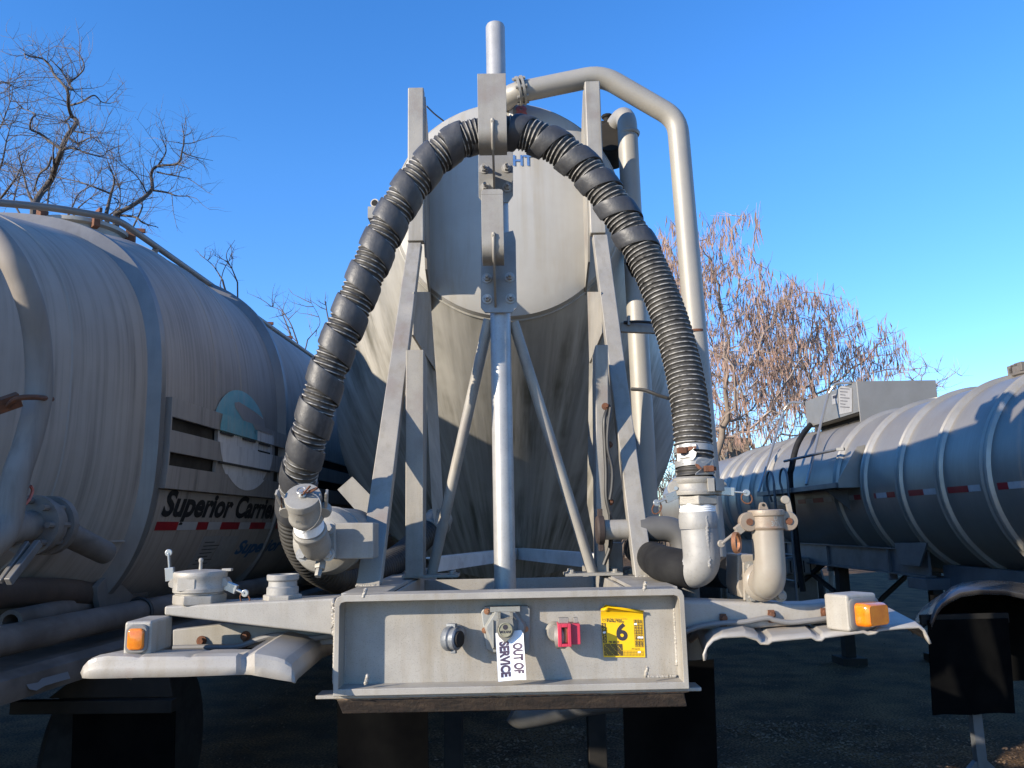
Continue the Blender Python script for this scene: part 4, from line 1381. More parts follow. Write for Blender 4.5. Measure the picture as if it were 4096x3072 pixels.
# left: capped elbow on its round valve body
Yv = 2.40
ptop, pbot = G.Y('a', 1572, 285, Yv - .02), G.Y('a', 1612, 520, Yv + .0)
ax = V((-.03, -.48, .86)).normalized()
ec = G.Y('a', 1660, 690, 2.43)
rV = 120 / 2.212 * 2.43 / FPX
base = G.Y('a', 1612, 560, 2.385)
A0, A1 = G.Y('a', 1655, 690, 2.415), G.Y('a', 1570, 292, 2.275)
axd = (A1 - A0).normalized()
LV = (A1 - A0).length
mb = MB()
mb.tube(fillet([G.Y('a', 1695, 735, 2.50), A0 + V((.004, .03, -.012)), A0 + axd * (LV * .28)], .07, 12), rV * 1.12, 28)
mb.lathe([(rV * 1.1, -.01), (rV * 1.2, -.004), (rV * 1.2, .008), (rV * 1.08, .014)], A0 + axd * (LV * .19), axd, 32)
mb.lathe([(rV, 0), (rV, LV * .3)], A0 + axd * (LV * .25), axd, 32)
VE = mb.build('capped_elbow', M['cast'], BTR)
tag(VE, 'grey elbow with a capped coupling tilted towards the viewer')
p0 = A0 + axd * (LV * .30)
mb = MB()
for k in range(7):
    mb.lathe([(rV * 1.0, -.0035), (rV * 1.05, 0), (rV * 1.0, .0035)], p0 + axd * (LV * .025 * k), axd, 32)
mb.build('thread', M['tape'], VE)
mb = MB()
q0 = A0 + axd * (LV * .5)
rK = 152 / 2.212 * 2.42 / FPX
CH = LV * .5 / .089
mb.lathe([(r_ * rK, h_ * CH) for r_, h_ in ((.86, 0), (.95, .004), (.99, .012), (.97, .02), (.93, .024), (.93, .062), (1.0, .066), (1.0, .082), (.96, .087), (.5, .089), (.001, .089))], q0, axd, 40)
sidev = V((1, 0, 0)) - axd * axd.x; sidev.normalize()
fr = axd.cross(sidev)
if fr.y > 0: fr = -fr
for s_ in (-1, 1):
    mb.lathe([(.020, -.012), (.022, 0), (.020, .012)], q0 + axd * .035 + sidev * (s_ * rK * 1.02), fr, 16)
cp2 = mb.build('coupling_cap', M['cast'], VE, .001)
tc_ = q0 + axd * .089 * CH
for s_ in (-1, 1):
    b_ = q0 + axd * .035 + sidev * (s_ * rK * 1.12)
    MB().bar(b_, b_ + axd * .075 + sidev * (s_ * .012), .02, .008, fr).build('cam_lever', M['cast'], VE, .002)
mb = MB()
for (cc_, rr, tilt) in ((tc_ + sidev * .012 + axd * .018, .022, .9), (tc_ + sidev * .03 + axd * .02, .018, .5)):
    d1 = (sidev * math.cos(tilt) + axd * math.sin(tilt)).normalized()
    d2 = fr
    mb.tube([cc_ + d1 * math.cos(t) * rr + (d2 * .5 + axd * .3) * math.sin(t) * rr for t in [2 * math.pi * k / 22 for k in range(23)]], .003, 6, False)
b_ = q0 + axd * .06 - sidev * rK * 1.2
mb.tube([b_ + (fr * math.cos(t) * .3 + axd * math.sin(t)) * .026 for t in [2 * math.pi * k / 22 for k in range(23)]], .003, 6, False)
mb.build('pull_ring', M['rust'], VE)
mb = MB()
mb.lathe([(.012, 0), (.012, .005), (.006, .012), (.006, .02)], tc_, axd, 14)
mb.tube([tc_ + axd * .02 + (sidev * math.cos(t) + fr * math.sin(t)) * .012 for t in [2 * math.pi * k / 18 for k in range(19)]], .0022, 6, False)
mb.tube(spline([tc_ + axd * .02 + sidev * .01, tc_ + sidev * .05 + fr * .02 + axd * .012, tc_ + sidev * .058 + fr * .05 - axd * .02, q0 + fr * rK * 1.05 + sidev * .035 + axd * .03, q0 + fr * rK * 1.03 - sidev * .004 - axd * .004], 8), .0014, 6)
mb.build('chain_wire', M['bright'], VE)
text_mesh('80V', .014, lambda a, b: q0 + fr * (rK * .945 + .0008) + sidev * (a - .006) + axd * (.04 + b), 'lettering', M['socket'], cp2, .0004)
mb = MB()
p = [G.Y('a', 1542, 540, 2.49), G.Y('a', 1858, 535, 2.49), G.Y('a', 1868, 852, 2.49), G.Y('a', 1545, 862, 2.49)]
mb.prism(p, (0, .014, 0))
mb.build('square_flange', M['cast'], VE, .006)
for x, y in ((1806, 575), (1572, 815), (1800, 812)):
    g = MB(); g.bolt(G.Y('a', x, y, 2.489), (0, -1, 0), .0135)
    g.build('bolt', M['pole'], VE)
mb = MB()
dc = G.Y('a', 1790, 690, 2.63)
rD = 285 / 2.212 * 2.63 / FPX
mb.lathe([(rD * .7, -.058), (rD * .92, -.045), (rD, -.02), (rD * 1.0, .26), (rD * .9, .30)], dc, (.10, 1, 0), 48)
mb.lathe([(rD * 1.0, .02), (rD * 1.035, .024), (rD * 1.035, .04), (rD * 1.0, .044)], dc, (.1, 1, 0), 48)
p = G.Y('a', 1722, 930, 2.50)
mb.hexa(p + V((0, .02, .02)), (-.05, -.5, -.8), .017, .03)
mb.hexa(p + V((-.002, .005, -.004)), (-.05, -.5, -.8), .011, .026)
mb.build('valve_body', M['cast'], VE)
mb = MB()
mb.prism([G.Y('a', 1845, 532, 2.53), G.Y('a', 2200, 532, 2.53), G.Y('a', 2200, 850, 2.53), G.Y('a', 1845, 858, 2.53)], (0, .10, 0))
mb.build('valve_box', M['alu'], VE, .004)
mb = MB()
mb.prism([G.Y('a', 1880, 240, 3.3), G.Y('a', 2010, 125, 3.3), G.Y('a', 2200, 320, 3.3), G.Y('a', 2200, 500, 3.3), G.Y('a', 2110, 500, 3.3)], (0, .01, 0))
mb.build('angled_plate', M['alu'], BTR)

# ------------------------------------------------------------------ the hose
def hp(v, x, y, yy): return G.Y(v, x, y, yy)
ykh = 2.635
pts = [(c.x, Ye, zt(495))]
right = [('d', 1498, 970, 2.47), ('d', 1492, 890, 2.49), ('d', 1478, 805, 2.52), ('d', 1455, 715, 2.55), ('d', 1427, 635, 2.575), ('d', 1395, 560, 2.595), ('d', 1356, 492, 2.61), ('d', 1312, 424, 2.62), ('d', 1262, 365, 2.63), ('d', 1208, 322, 2.635), ('d', 1150, 294, 2.64), ('d', 1105, 286, 2.64), ('d', 1064, 286, ykh),
         ('d', 1020, 294, ykh), ('d', 975, 314, 2.63), ('d', 930, 352, 2.625), ('d', 888, 404, 2.62), ('d', 852, 462, 2.615), ('d', 822, 522, 2.61), ('d', 795, 585, 2.605), ('d', 768, 650, 2.605), ('d', 742, 715, 2.605), ('d', 715, 785, 2.61), ('d', 692, 860, 2.62), ('d', 670, 935, 2.64), ('d', 653, 1000, 2.68), ('d', 643, 1050, 2.74), ('d', 636, 1110, 2.82), ('d', 646, 1170, 2.90), ('d', 680, 1222, 3.0), ('d', 738, 1248, 3.14), ('d', 800, 1238, 3.32), ('d', 858, 1208, 3.5), ('d', 905, 1168, 3.66), ('d', 938, 1135, 3.76)]
pts = [V(pts[0])] + [hp(*a) for a in right]
path = resample(spline(pts, 12), .0030)
HR = .0590
HOSE = thing('suction_hose', (c.x, Ye, zt(495)), 'ribbed black hose arched over the upper hook of the middle trailer', 'hose')


def sweep_frames(path):
    m = len(path)
    T = [(path[min(i + 1, m - 1)] - path[max(i - 1, 0)]).normalized() for i in range(m)]
    U = []
    u = V((0, -1, 0))
    for t in T:
        u = (u - t * u.dot(t)).normalized()
        U.append(u)
    return T, U, [t.cross(u) for t, u in zip(T, U)]


T, U, W = sweep_frames(path)
sarc = [0.0]
for a, b in zip(path, path[1:]): sarc.append(sarc[-1] + (b - a).length)
PIT = .0165
nt_ = 28
vs, fs = [], []
for i, p in enumerate(path):
    for k in range(nt_):
        th = 2 * math.pi * k / nt_
        ph = (sarc[i] / PIT + th / (2 * math.pi)) % 1.0
        r = HR - .0048 * (1 - math.cos(2 * math.pi * ph)) * .5
        vs.append(p + (U[i] * math.cos(th) + W[i] * math.sin(th)) * r)
m = len(path)
fs = [(i * nt_ + k, i * nt_ + (k + 1) % nt_, (i + 1) * nt_ + (k + 1) % nt_, (i + 1) * nt_ + k) for i in range(m - 1) for k in range(nt_)]
HB = MB().add(vs, fs).build('hose_body', M['hose'], HOSE, 0, 80)
def s_at(v, x, y):
    """arc length of the hose point nearest to a sight line"""
    d = ray(v, x, y).normalized()
    best, bi = 9, 0
    for i_, p in enumerate(path):
        q = p - EYE
        e_ = (q - d * q.dot(d)).length
        if e_ < best: best, bi = e_, i_
    return sarc[bi]


# worn ribs: a thin helix riding the crest
hx_pts = []
step = 2 * math.pi / 26
L = sarc[-1]
s = .02
i = 0
th = 0
while s < s_at('d', 638, 1085):  # pale ribs left off beyond here, so the shaded stretch stays dark
    while sarc[i + 1] < s: i += 1
    f = (s - sarc[i]) / (sarc[i + 1] - sarc[i])
    p = path[i].lerp(path[i + 1], f)
    th = -2 * math.pi * s / PIT
    hx_pts.append(p + (U[i] * math.cos(th) + W[i] * math.sin(th)) * (HR + .0002))
    s += PIT / 26
MB().tube(hx_pts, .0021, 5).build('wire_rib', M['wire'], HOSE, 0, 80)


def wrap(s0, s1, pitch, frac, phase, name):
    """spiral guard: a wide strip wound round the hose"""
    mb = MB()
    n_ = 40
    wd = pitch * frac
    rows = []
    ss = s0
    while ss < s1 - wd:
        turn = (ss - s0) / pitch + phase
        th = -2 * math.pi * turn + .3 * math.sin(turn * 1.9 + phase * 9)
        row = []
        wob = .0008 * math.sin(turn * 5.1)
        for (du, rr) in ((0, HR - .001), (0.0, HR + .0062 + wob), (.07, HR + .0075 + wob), (.25, HR + .0078), (.5, HR + .0082 + wob), (.75, HR + .0078), (.93, HR + .0075 + wob), (1.0, HR + .0062 + wob), (1.0, HR - .001)):
            q = min(max(ss + du * wd, 0), L - .001)
            idx = min(int(q / .0030), m - 2)
            while sarc[idx] > q and idx > 0: idx -= 1
            while sarc[idx + 1] < q and idx < m - 2: idx += 1
            f = (q - sarc[idx]) / (sarc[idx + 1] - sarc[idx])
            p = path[idx].lerp(path[idx + 1], f)
            row.append(p + (U[idx] * math.cos(th) + W[idx] * math.sin(th)) * rr)
        rows.append(row)
        ss += pitch / n_
    mb.strip(rows)
    return mb.build(name, M['wrap'], HOSE, 0, 50)


wrap(s_at('d', 1385, 590), s_at('d', 1085, 286) + .03, .120, .50, .3, 'spiral_guard')
wrap(s_at('d', 1050, 288) - .0, s_at('d', 640, 1150), .120, .56, .2, 'spiral_guard')
# clamps
for (x, y, dth) in ((1480, 975, 1.2), (1508, 1003, -.8)):
    s0 = s_at('d', x, y)
    i0 = min(range(m), key=lambda q: abs(sarc[q] - s0))
    t, cpt = T[i0], path[i0]
    mb = MB()
    mb.lathe([(HR - .001, -.010), (HR + .0018, -.010), (HR + .0018, .010), (HR - .001, .010)], cpt, t, 36, False)
    CLP = mb.build('hose_clamp', M['bright2'], HOSE)
for (poly, bx, by, rpoly) in (([(347, 205), (385, 185), (540, 182), (548, 205), (515, 240), (548, 262), (540, 300), (515, 335), (345, 345)], 418, 242, [(450, 210), (540, 205), (545, 225), (460, 250)]),
                              ([(545, 335), (590, 322), (715, 322), (718, 470), (530, 478), (535, 460), (580, 425), (535, 395), (530, 360)], 655, 420, [(530, 370), (560, 380), (590, 420), (560, 425), (535, 395)])):
    mb = MB()
    ys = HR + .004
    def wp(x, y, off):
        p = G.Y('b', x, y, 2.42)
        s0 = s_at('b', 530 + (x - 530) * .0, y)
        i0 = min(range(m), key=lambda q: abs(sarc[q] - s0))
        cxx = path[i0]
        dx = max(min(p.x - cxx.x, HR * .99), -HR * .99)
        return V((cxx.x + dx, cxx.y - math.sqrt((HR + .003) ** 2 - dx * dx) - off, p.z))
    fp = [wp(x, y, .002) for x, y in poly]
    mb.prism(fp, (0, -.004, 0))
    cpk = mb.build('clamp_saddle', M['bright2'], HOSE, .001)
    g = MB()
    g.prism([wp(x, y, .0065) for x, y in rpoly], (0, -.0008, 0))
    g.build('rust_stain', M['rust'], cpk)
    bp = wp(bx, by, .006)
    g = MB()
    g.obox(bp + V((0, -.008, 0)), (.014, 0, 0), (0, .009, 0), (0, 0, .009))
    g.obox(bp + V((.014, -.006, 0)), (.008, 0, 0), (0, .006, 0), (0, 0, .006))
    g.build('clamp_bolt', M['rust'], cpk, .002)
# coupling socket at the hose end
kb = k_
mb = MB()
rc = 212 * kb
mb.lathe([(rE * 1.05, zt(668) - zt(665)), (rc * .98, 0), (rc, .006), (rc, .012), (rc * .93, .018), (rc * .91, zt(560) - zt(665)), (rc * .96, zt(545) - zt(665)), (rc * .97, zt(512) - zt(665)), (rc * .90, zt(498) - zt(665)), (HR * .9, zt(490) - zt(665))], (c.x - .004, Ye, zt(665)), (0, 0, 1), 48)
mb.obox((c.x + .030, Ye - rc * .88, zt(578)), (.010, .0, 0), (0, .008, 0), (0, 0, .020))
mb.obox((c.x + .062, Ye - rc * .66, zt(578)), (.014, .012, 0), (.004, .006, 0), (0, 0, .018))
for s_ in (-1, 1):
    mb.lathe([(.022, -.018), (.024, -.014), (.024, .014), (.022, .018)], (c.x + s_ * rc * .97, Ye - .008, zt(600)), (s_ * .2, -1, 0), 20)
CO = mb.build('cam_coupling', M['cast'], HOSE, .001)
for s_ in (-1, 1):
    MB().lathe([(.006, 0), (.006, .002)], (c.x + s_ * rc * .97 + s_ * .002, Ye - .029, zt(600)), (s_ * .2, -1, 0), 12).build('pin', M['bright'], CO)
lever(CO, V((c.x - rc - .004, Ye - .02, zt(665))), (-.85, -.15, -.32), 'bright', True, .062)
lever(CO, V((c.x + rc + .010, Ye - .02, zt(632))), (.9, -.1, -.10), 'bright', True, .068)
# far end of the hose: clamp and stub on the tank
e, d_ = path[-1], T[-1]
mb = MB()
mb.lathe([(HR + .001, -.05), (HR + .006, -.045), (HR + .006, .02), (HR + .010, .024), (HR + .010, .036), (HR - .004, .04), (HR - .006, .08)], e, d_, 28)
mb.build('end_coupling', M['cast'], HOSE)

# ------------------------------------------------------------------ the trailer on the left
M['ltank'] = mat('stained_aluminium', (0.44, 0.39, 0.34), .62, .0, (0.37, 0.33, 0.29), 1.6, dim=.8, spec=.2, streak=(.12, .105, .09), streak_amt=.8, streak_scale=(1.5, 30, .8), bump=.04, bump_scale=80, streak_lo=.46, streak_hi=.75)
M['lring'] = mat('bare_band', (0.33, 0.32, 0.305), .45, .35, (0.27, 0.26, 0.25), 4, streak=(.12, .11, .10), streak_amt=.5)
M['lpanel'] = mat('stained_panel', (0.42, 0.37, 0.325), .5, 0.0, (0.36, 0.32, 0.28), 2.6, dim=.8, streak=(.085, .075, .065), streak_amt=.8, streak_scale=(2, 30, 1.2), streak_lo=.46)
M['slot'] = mat('slot_shade', (0.07, 0.063, 0.056), .8, .0, (0.04, 0.036, 0.032), 6, spec=.1)  # dark tone put in for the shade inside the louvre slots
M['teal'] = mat('faded_teal_paint', (0.14, 0.37, 0.41), .55, .0, (0.24, 0.44, 0.46), 9, streak=(.40, .38, .35), streak_amt=.75, streak_scale=(40, 40, 3), streak_lo=.5)
M['logowhite'] = mat('faded_white_paint', (0.70, 0.67, 0.64), .55, .0, (0.62, 0.59, 0.56), 7, streak=(.2, .17, .15), streak_amt=.8, streak_scale=(45, 45, 1.2), streak_lo=.5)
M['logobeige'] = mat('faded_beige_paint', (0.50, 0.44, 0.40), .55, .0, (0.44, 0.39, 0.355), 7, streak=(.2, .17, .15), streak_amt=.7, streak_scale=(45, 45, 1.4), streak_lo=.5)
M['blacktext'] = mat('weathered_black_letter', (0.016, 0.016, 0.017), .55, .0, rough_var=0, streak=(.17, .16, .15), streak_amt=.55, streak_scale=(70, 70, 4), streak_lo=.58)
M['bluetext'] = mat('weathered_blue_letter', (0.025, 0.09, 0.20), .55, .0, rough_var=0, streak=(.1, .12, .14), streak_amt=.4)
M['tapered'] = mat('red_reflective_tape', (0.30, 0.016, 0.022), .35, .0, (0.24, 0.014, 0.02), 20, rough_var=0)
M['tapewhite'] = mat('white_reflective_tape', (0.62, 0.62, 0.62), .35, .0, (0.54, 0.54, 0.54), 20, rough_var=0)
M['placard'] = mat('grey_placard', (0.46, 0.45, 0.44), .5, .0, (0.38, 0.37, 0.36), 20, streak=(.25, .24, .23), streak_amt=.6)
M['brownhose'] = mat('brown_hose', (0.085, 0.06, 0.045), .6, .0, (0.06, 0.045, 0.035), 10, bump=.2, bump_scale=60)
M['lpipe'] = mat('grimy_pipe', (0.20, 0.182, 0.165), .6, .0, (0.12, 0.108, 0.096), 4, spec=.2, speck=.35, streak=(.07, .06, .05), streak_amt=.7, streak_scale=(12, 3, 12))
M['lrail2'] = mat('stained_tube', (0.24, 0.215, 0.19), .65, .0, (0.20, 0.18, 0.16), 3, spec=.15, streak=(.11, .095, .08), streak_amt=.6, dim=1)
M['lrail'] = mat('dull_rail_tube', (0.30, 0.275, 0.245), .5, .2, (0.24, 0.22, 0.2), 4)
M['bluetape'] = mat('pale_blue_tape', (0.30, 0.35, 0.41), .5, rough_var=0)

yawL = R(-3.0)
m_ = Matrix.Rotation(yawL, 3, 'Z')
FL = Frame(m_ @ V((-3.2, 5.0, 0)), yawL)
LT = thing('tank_trailer', FL.loc, 'dull stained tank trailer lettered Superior Carriers with a faded teal and white disc', 'trailer', yaw=yawL, local=True)
def section(y):
    """tank outline at y: centre height, half width, half height, squareness"""
    K = [(-3.05, 2.45, .45, .40, 2.2), (-2.95, 2.42, .58, .52, 2.3), (YR2 - .75, 2.28, 1.06, .90, 2.7), (YR2 - .1, 2.22, 1.19, 1.07, 3.0), (YR2 + .1, 2.23, 1.2, 1.10, 3.0),
         (YR2 + .7, 2.30, 1.2, 1.235, 2.7), (YR2 + 1.2, 2.31, 1.2, 1.265, 2.6), (8.6, 2.31, 1.2, 1.265, 2.6), (9.2, 2.4, .8, .8, 2.4), (9.3, 2.4, .5, .5, 2.2)]
    if y <= K[0][0]: return K[0][1:]
    for p, q in zip(K, K[1:]):
        if y <= q[0]:
            t = (y - p[0]) / (q[0] - p[0])
            return tuple(u + (v_ - u) * t for u, v_ in zip(p[1:], q[1:]))
    return K[-1][1:]


def sec_pt(y, ang, off=0.0):
    zc, hw, hh, ex = section(y)
    c_, s__ = math.cos(ang), math.sin(ang)
    return V(((abs(c_) ** (2 / ex)) * (hw + off) * (1 if c_ >= 0 else -1), y, zc + (abs(s__) ** (2 / ex)) * (hh + off) * (1 if s__ >= 0 else -1)))


def sec_x(y, z, off=0.0):
    zc, hw, hh, ex = section(y)
    q = min(abs(z - zc) / (hh + off), 1.0)
    return (hw + off) * (1 - q ** ex) ** (1 / ex)


def sec_top(y, x):
    zc, hw, hh, ex = section(y)
    return zc + hh * (1 - min(abs(x) / hw, 1) ** ex) ** (1 / ex)


YR2 = FL.X('1', 966, 1500, 1.2).y
ysec = [-3.05, -3.0, -2.95] + list(np.linspace(-2.6, 3, 24)) + [4, 5, 6, 7, 8, 8.6, 8.9, 9.2, 9.3]
def angs(n): return [2 * math.pi * k / n for k in range(n)]
mb = MB()
N_ = 144
vs = [sec_pt(y, t) for y in ysec for t in angs(N_)]
mb.add(vs, [(i * N_ + k, i * N_ + (k + 1) % N_, (i + 1) * N_ + (k + 1) % N_, (i + 1) * N_ + k) for i in range(len(ysec) - 1) for k in range(N_)] + [tuple(range(N_)), tuple((len(ysec) - 1) * N_ + k for k in range(N_))])
TL = mb.build('tank', M['ltank'], LT, 0, 50)


def band(y0, prof, name, m_, parent):
    mb = MB()
    vs = [sec_pt(y0 + dy, t, off) for off, dy in prof for t in angs(N_)]
    mb.add(vs, [(i * N_ + k, i * N_ + (k + 1) % N_, (i + 1) * N_ + (k + 1) % N_, (i + 1) * N_ + k) for i in range(len(prof) - 1) for k in range(N_)])
    return mb.build(name, m_, parent, 0, 40)


def yside(v, x, y, X=1.2): return FL.X(v, x, y, X).y
for (xa, xb, yy) in ((932, 1000, 1500), (1745, 1792, 1500)):
    ya, yb = yside('1', xa, yy), yside('1', xb, yy)
    ya, yb = min(ya, yb), max(ya, yb)
    wd = min(max(yb - ya, .08), .13)
    band(yb - wd, [(-.004, 0), (.012, .010), (.055, wd * .3), (.055, wd * .7), (.012, wd - .010), (-.004, wd)], 'stiffening_band', M['lring'], LT)
for yb in (3.4, 5.4, 7.4):
    band(yb, [(-.004, 0), (.04, .03), (.04, .07), (-.004, .10)], 'stiffening_band', M['lring'], LT)
for yy in (YR2 - .55, YR2 + .75, YR2 + 1.15):
    band(yy, [(-.002, 0), (.004, .006), (-.002, .012)], 'weld_seam', M['ltank'], TL)
mb = MB()
mb.tube([V((sec_x(y, 1.62), y, 1.62)) for y in np.linspace(-2.6, 8, 60)], .006, 6)
mb.build('weld_seam', M['ltank'], TL)
# louvred side panel
def pxz(z): return max(sec_x(4.0, z), sec_x(YR2 + .15, z), sec_x(YR2 + .5, z)) + .055
def panel(y, z, off=0.0): return V((pxz(z) + off, y, z))
yP0 = yside('e', 205, 600, 1.22)
yP1 = 7.6
zs = [FL.X('e', 215, y, 1.23).z for y in (165, 318, 425, 597, 705, 885)]
zP = [zs[0]] + zs[1:]
yA = [yside('e', 598, 440, 1.22), yside('e', 1048, 540, 1.22)]
def pstrip(mb, y0, y1, z0, z1, off=0.0, th=-.05, ny=2):
    nz = max(2, int(abs(z1 - z0) / .05) + 1)
    rows = [[panel(y0 + (y1 - y0) * j / (ny - 1), z0 + (z1 - z0) * i / (nz - 1), off) for j in range(ny)] for i in range(nz)]
    mb.strip(rows, (th, 0, 0))
mb = MB()
zb_low = 1.14
pstrip(mb, yP0, yP1, zP[0], zP[1], 0, -.02)
pstrip(mb, yP0, yP1, zP[2], zP[3], 0, -.02)
pstrip(mb, yP0, yP1, zP[4], zP[5], 0, -.02)
pstrip(mb, yP0 + .012, yP1, zP[5] - .004, zb_low, -.035, -.1)
pstrip(mb, yA[0], yA[1], zP[1] - .001, zP[2] + .001, -.012, -.02)
pstrip(mb, yA[0], yA[1], zP[3] - .001, zP[4] + .001, -.012, -.02)
mb.strip([[panel(yP0 - .014 + .013 * j, zP[0] + (zP[5] - zP[0]) * i / 12, .001) for j in (0, 1)] for i in range(13)], (-.13, 0, 0))
PNL = mb.build('side_panel', M['lpanel'], LT, .0, 40)
mb = MB()
pstrip(mb, yP0 + .015, yP1, zP[0] - .03, zP[5] + .03, -.046, -.004)
mb.build('slot_shade', M['slot'], PNL)
# round emblem
ec_y = (yside('e', 612, 500, 1.235) + yside('e', 1042, 500, 1.235)) / 2
ec_r = (yside('e', 1042, 500, 1.235) - yside('e', 612, 500, 1.235)) / 2
zt_, zb_ = FL.X('e', 810, 105, 1.235).z, FL.X('e', 790, 897, 1.235).z
ec_z, ec_rz = (zt_ + zb_) / 2, (zt_ - zb_) / 2
def disc(poly, mname, off, name, cut=None):
    """flat paint following the panel: only where the panel's bars are"""
    bm = bmesh.new()
    f = bm.faces.new([bm.verts.new((0, a, b)) for a, b in poly])
    bmesh.ops.triangulate(bm, faces=[f])
    for _ in range(3):
        bmesh.ops.subdivide_edges(bm, edges=[e for e in bm.edges if e.calc_length() > .12], cuts=1, use_grid_fill=False)
        bmesh.ops.triangulate(bm, faces=bm.faces)
    for zc in zP:
        q = (zc - ec_z) / ec_rz
        bmesh.ops.bisect_plane(bm, geom=bm.verts[:] + bm.edges[:] + bm.faces[:], plane_co=(0, 0, q), plane_no=(0, 0, 1))
    mb = MB()
    idx = {}
    for fc in bm.faces:
        zc_ = sum(v_.co.z for v_ in fc.verts) / len(fc.verts) * ec_rz + ec_z
        rec = -.012 if (zP[2] < zc_ < zP[1] or zP[4] < zc_ < zP[3]) else 0.0
        if zc_ < zP[5]: rec = -.035
        ps = []
        for v_ in fc.verts:
            y, z = ec_y + v_.co.y * ec_r, ec_z + v_.co.z * ec_rz
            x = pxz(z) + rec if zc_ < zP[0] else sec_x(y, z) + .006
            ps.append(V((x + off, y, z)))
        mb.add(ps, [tuple(range(len(ps)))])
    bm.free()
    return mb.build(name, M[mname], LT if name == 'emblem' else EMB, 0, 0)
circ = [(math.cos(2 * math.pi * k / 48), math.sin(2 * math.pi * k / 48)) for k in range(48)]
EMB = disc(circ, 'logowhite', .002, 'emblem')
arc = [(math.cos(t), math.sin(t)) for t in [math.pi * (1 - k / 20) + .02 for k in range(17)]]
disc([(-.998, .03)] + arc[1:] + [(.30, .70), (-.15, .76), (-.33, .70), (-.30, .60), (.02, .38), (.22, .14), (.30, .02)], 'teal', .004, 'emblem_paint')
disc([(.80, .58), (.30, .69), (-.15, .75), (-.32, .70), (-.29, .61), (.02, .40), (.20, .25), (.93, .25), (.90, .40)], 'logobeige', .0055, 'emblem_paint')
mb = MB()
for zq, segs in ((zP[1] - .012, ((-.95, -.55), (-.2, .25), (.42, .85))), (zP[2] + .004, ((.4, .85),)), (zP[3] - .006, ((-.95, .9),))):
    for a, b in segs:
        mb.box(panel(0, zq).x - .008, panel(0, zq).x + .003, ec_y + a * ec_r, ec_y + b * ec_r, zq - .006, zq + .006)
mb.build('slot_edge', M['slot'], PNL)
# writing, tape, placards
zt1 = FL.X('e', 300, 1015, 1.19).z
XT = panel(0, zt1).x - .033
y0t, y1t = yside('e', 203, 1010, XT), yside('e', 1098, 1030, XT)
def lettering(txt, y0, y1, z, size, mname, shear, name, bold):
    probe = text_mesh(txt, size, lambda a, b: (a, b, 0), 'probe', M[mname], LT, bold, 1.0, shear, align='LEFT')
    xs = [v_.co.x + LT.location.x * 0 for v_ in probe.data.vertices]
    xa, xb = min(xs), max(xs)
    me = probe.data
    bpy.data.objects.remove(probe)
    bpy.data.meshes.remove(me)
    k = (y1 - y0) / (xb - xa)
    return text_mesh(txt, size, lambda a, b: panel(y0 + (a - xa) * k, z + b, -.035 + .0025), name, M[mname], PNL, bold, 1.0, shear, align='LEFT', step=.05)
lettering('Superior Carriers', y0t, y0t + (y1t - y0t) * 1.04, zt1, .185, 'blacktext', .22, 'lettering', .0072)
zt2 = FL.X('e', 900, 1330, 1.08).z
y2a, y2b = yside('e', 735, 1340, 1.08), yside('e', 1130, 1320, 1.08)
lettering('Superior Carriers', y2a, y2a + (y2b - y2a) * 1.75, zt2 - .01, .12, 'bluetext', .22, 'lettering', .0045)
edges = [80, 255, 408, 495, 598, 745, 830, 950, 1015, 1110]
ys_ = [yside('e', x, 1180, 1.13) for x in edges]
while ys_[-1] < yP1 - .6: ys_.append(ys_[-1] + (.28 if len(ys_) % 2 else .18))
zt0, zt1_ = FL.X('e', 100, 1147, 1.13).z, FL.X('e', 100, 1215, 1.13).z
for i, (a, b) in enumerate(zip(ys_, ys_[1:])):
    a = max(a, yP0 + .02)
    mb = MB()
    pstrip(mb, a + .0005, b - .0005, zt0, zt1_, -.035 + .0025, -.001)
    mb.build('reflective_tape', M['tapered' if i % 2 == 0 else 'tapewhite'], PNL)
mb = MB()
for xa, xb in ((415, 550), (562, 700)):
    q = [FL.X('e', xa + 0, 1262, 1.07), FL.X('e', xb, 1245, 1.07)]
    ya, yb = q[0].y, q[1].y
    za, zb = q[0].z, FL.X('e', (xa - 80), 1505, .98).z
    rows = [[panel(ya + (yb - ya) * j, za + (zb - za) * i / 5, -.035 + .004) for j in (0, 1)] for i in range(6)]
    mb.strip(rows, (-.002, 0, 0))
PLQ = mb.build('placard', M['placard'], PNL)
mb = MB()
for k in range(14):
    z = za - .03 - k * .021
    a = yside('e', 425, 1300, 1.07)
    rows = [[panel(a + .02, z, -.035 + .0048), panel(a + .16 + .03 * ((k * 7) % 4), z, -.035 + .0048)], [panel(a + .02, z - .005, -.035 + .0048), panel(a + .16 + .03 * ((k * 7) % 4), z - .005, -.035 + .0048)]]
    if z > zb + .03: mb.strip(rows)
mb.build('small_print', M['blacktext'], PLQ, 0, 0)
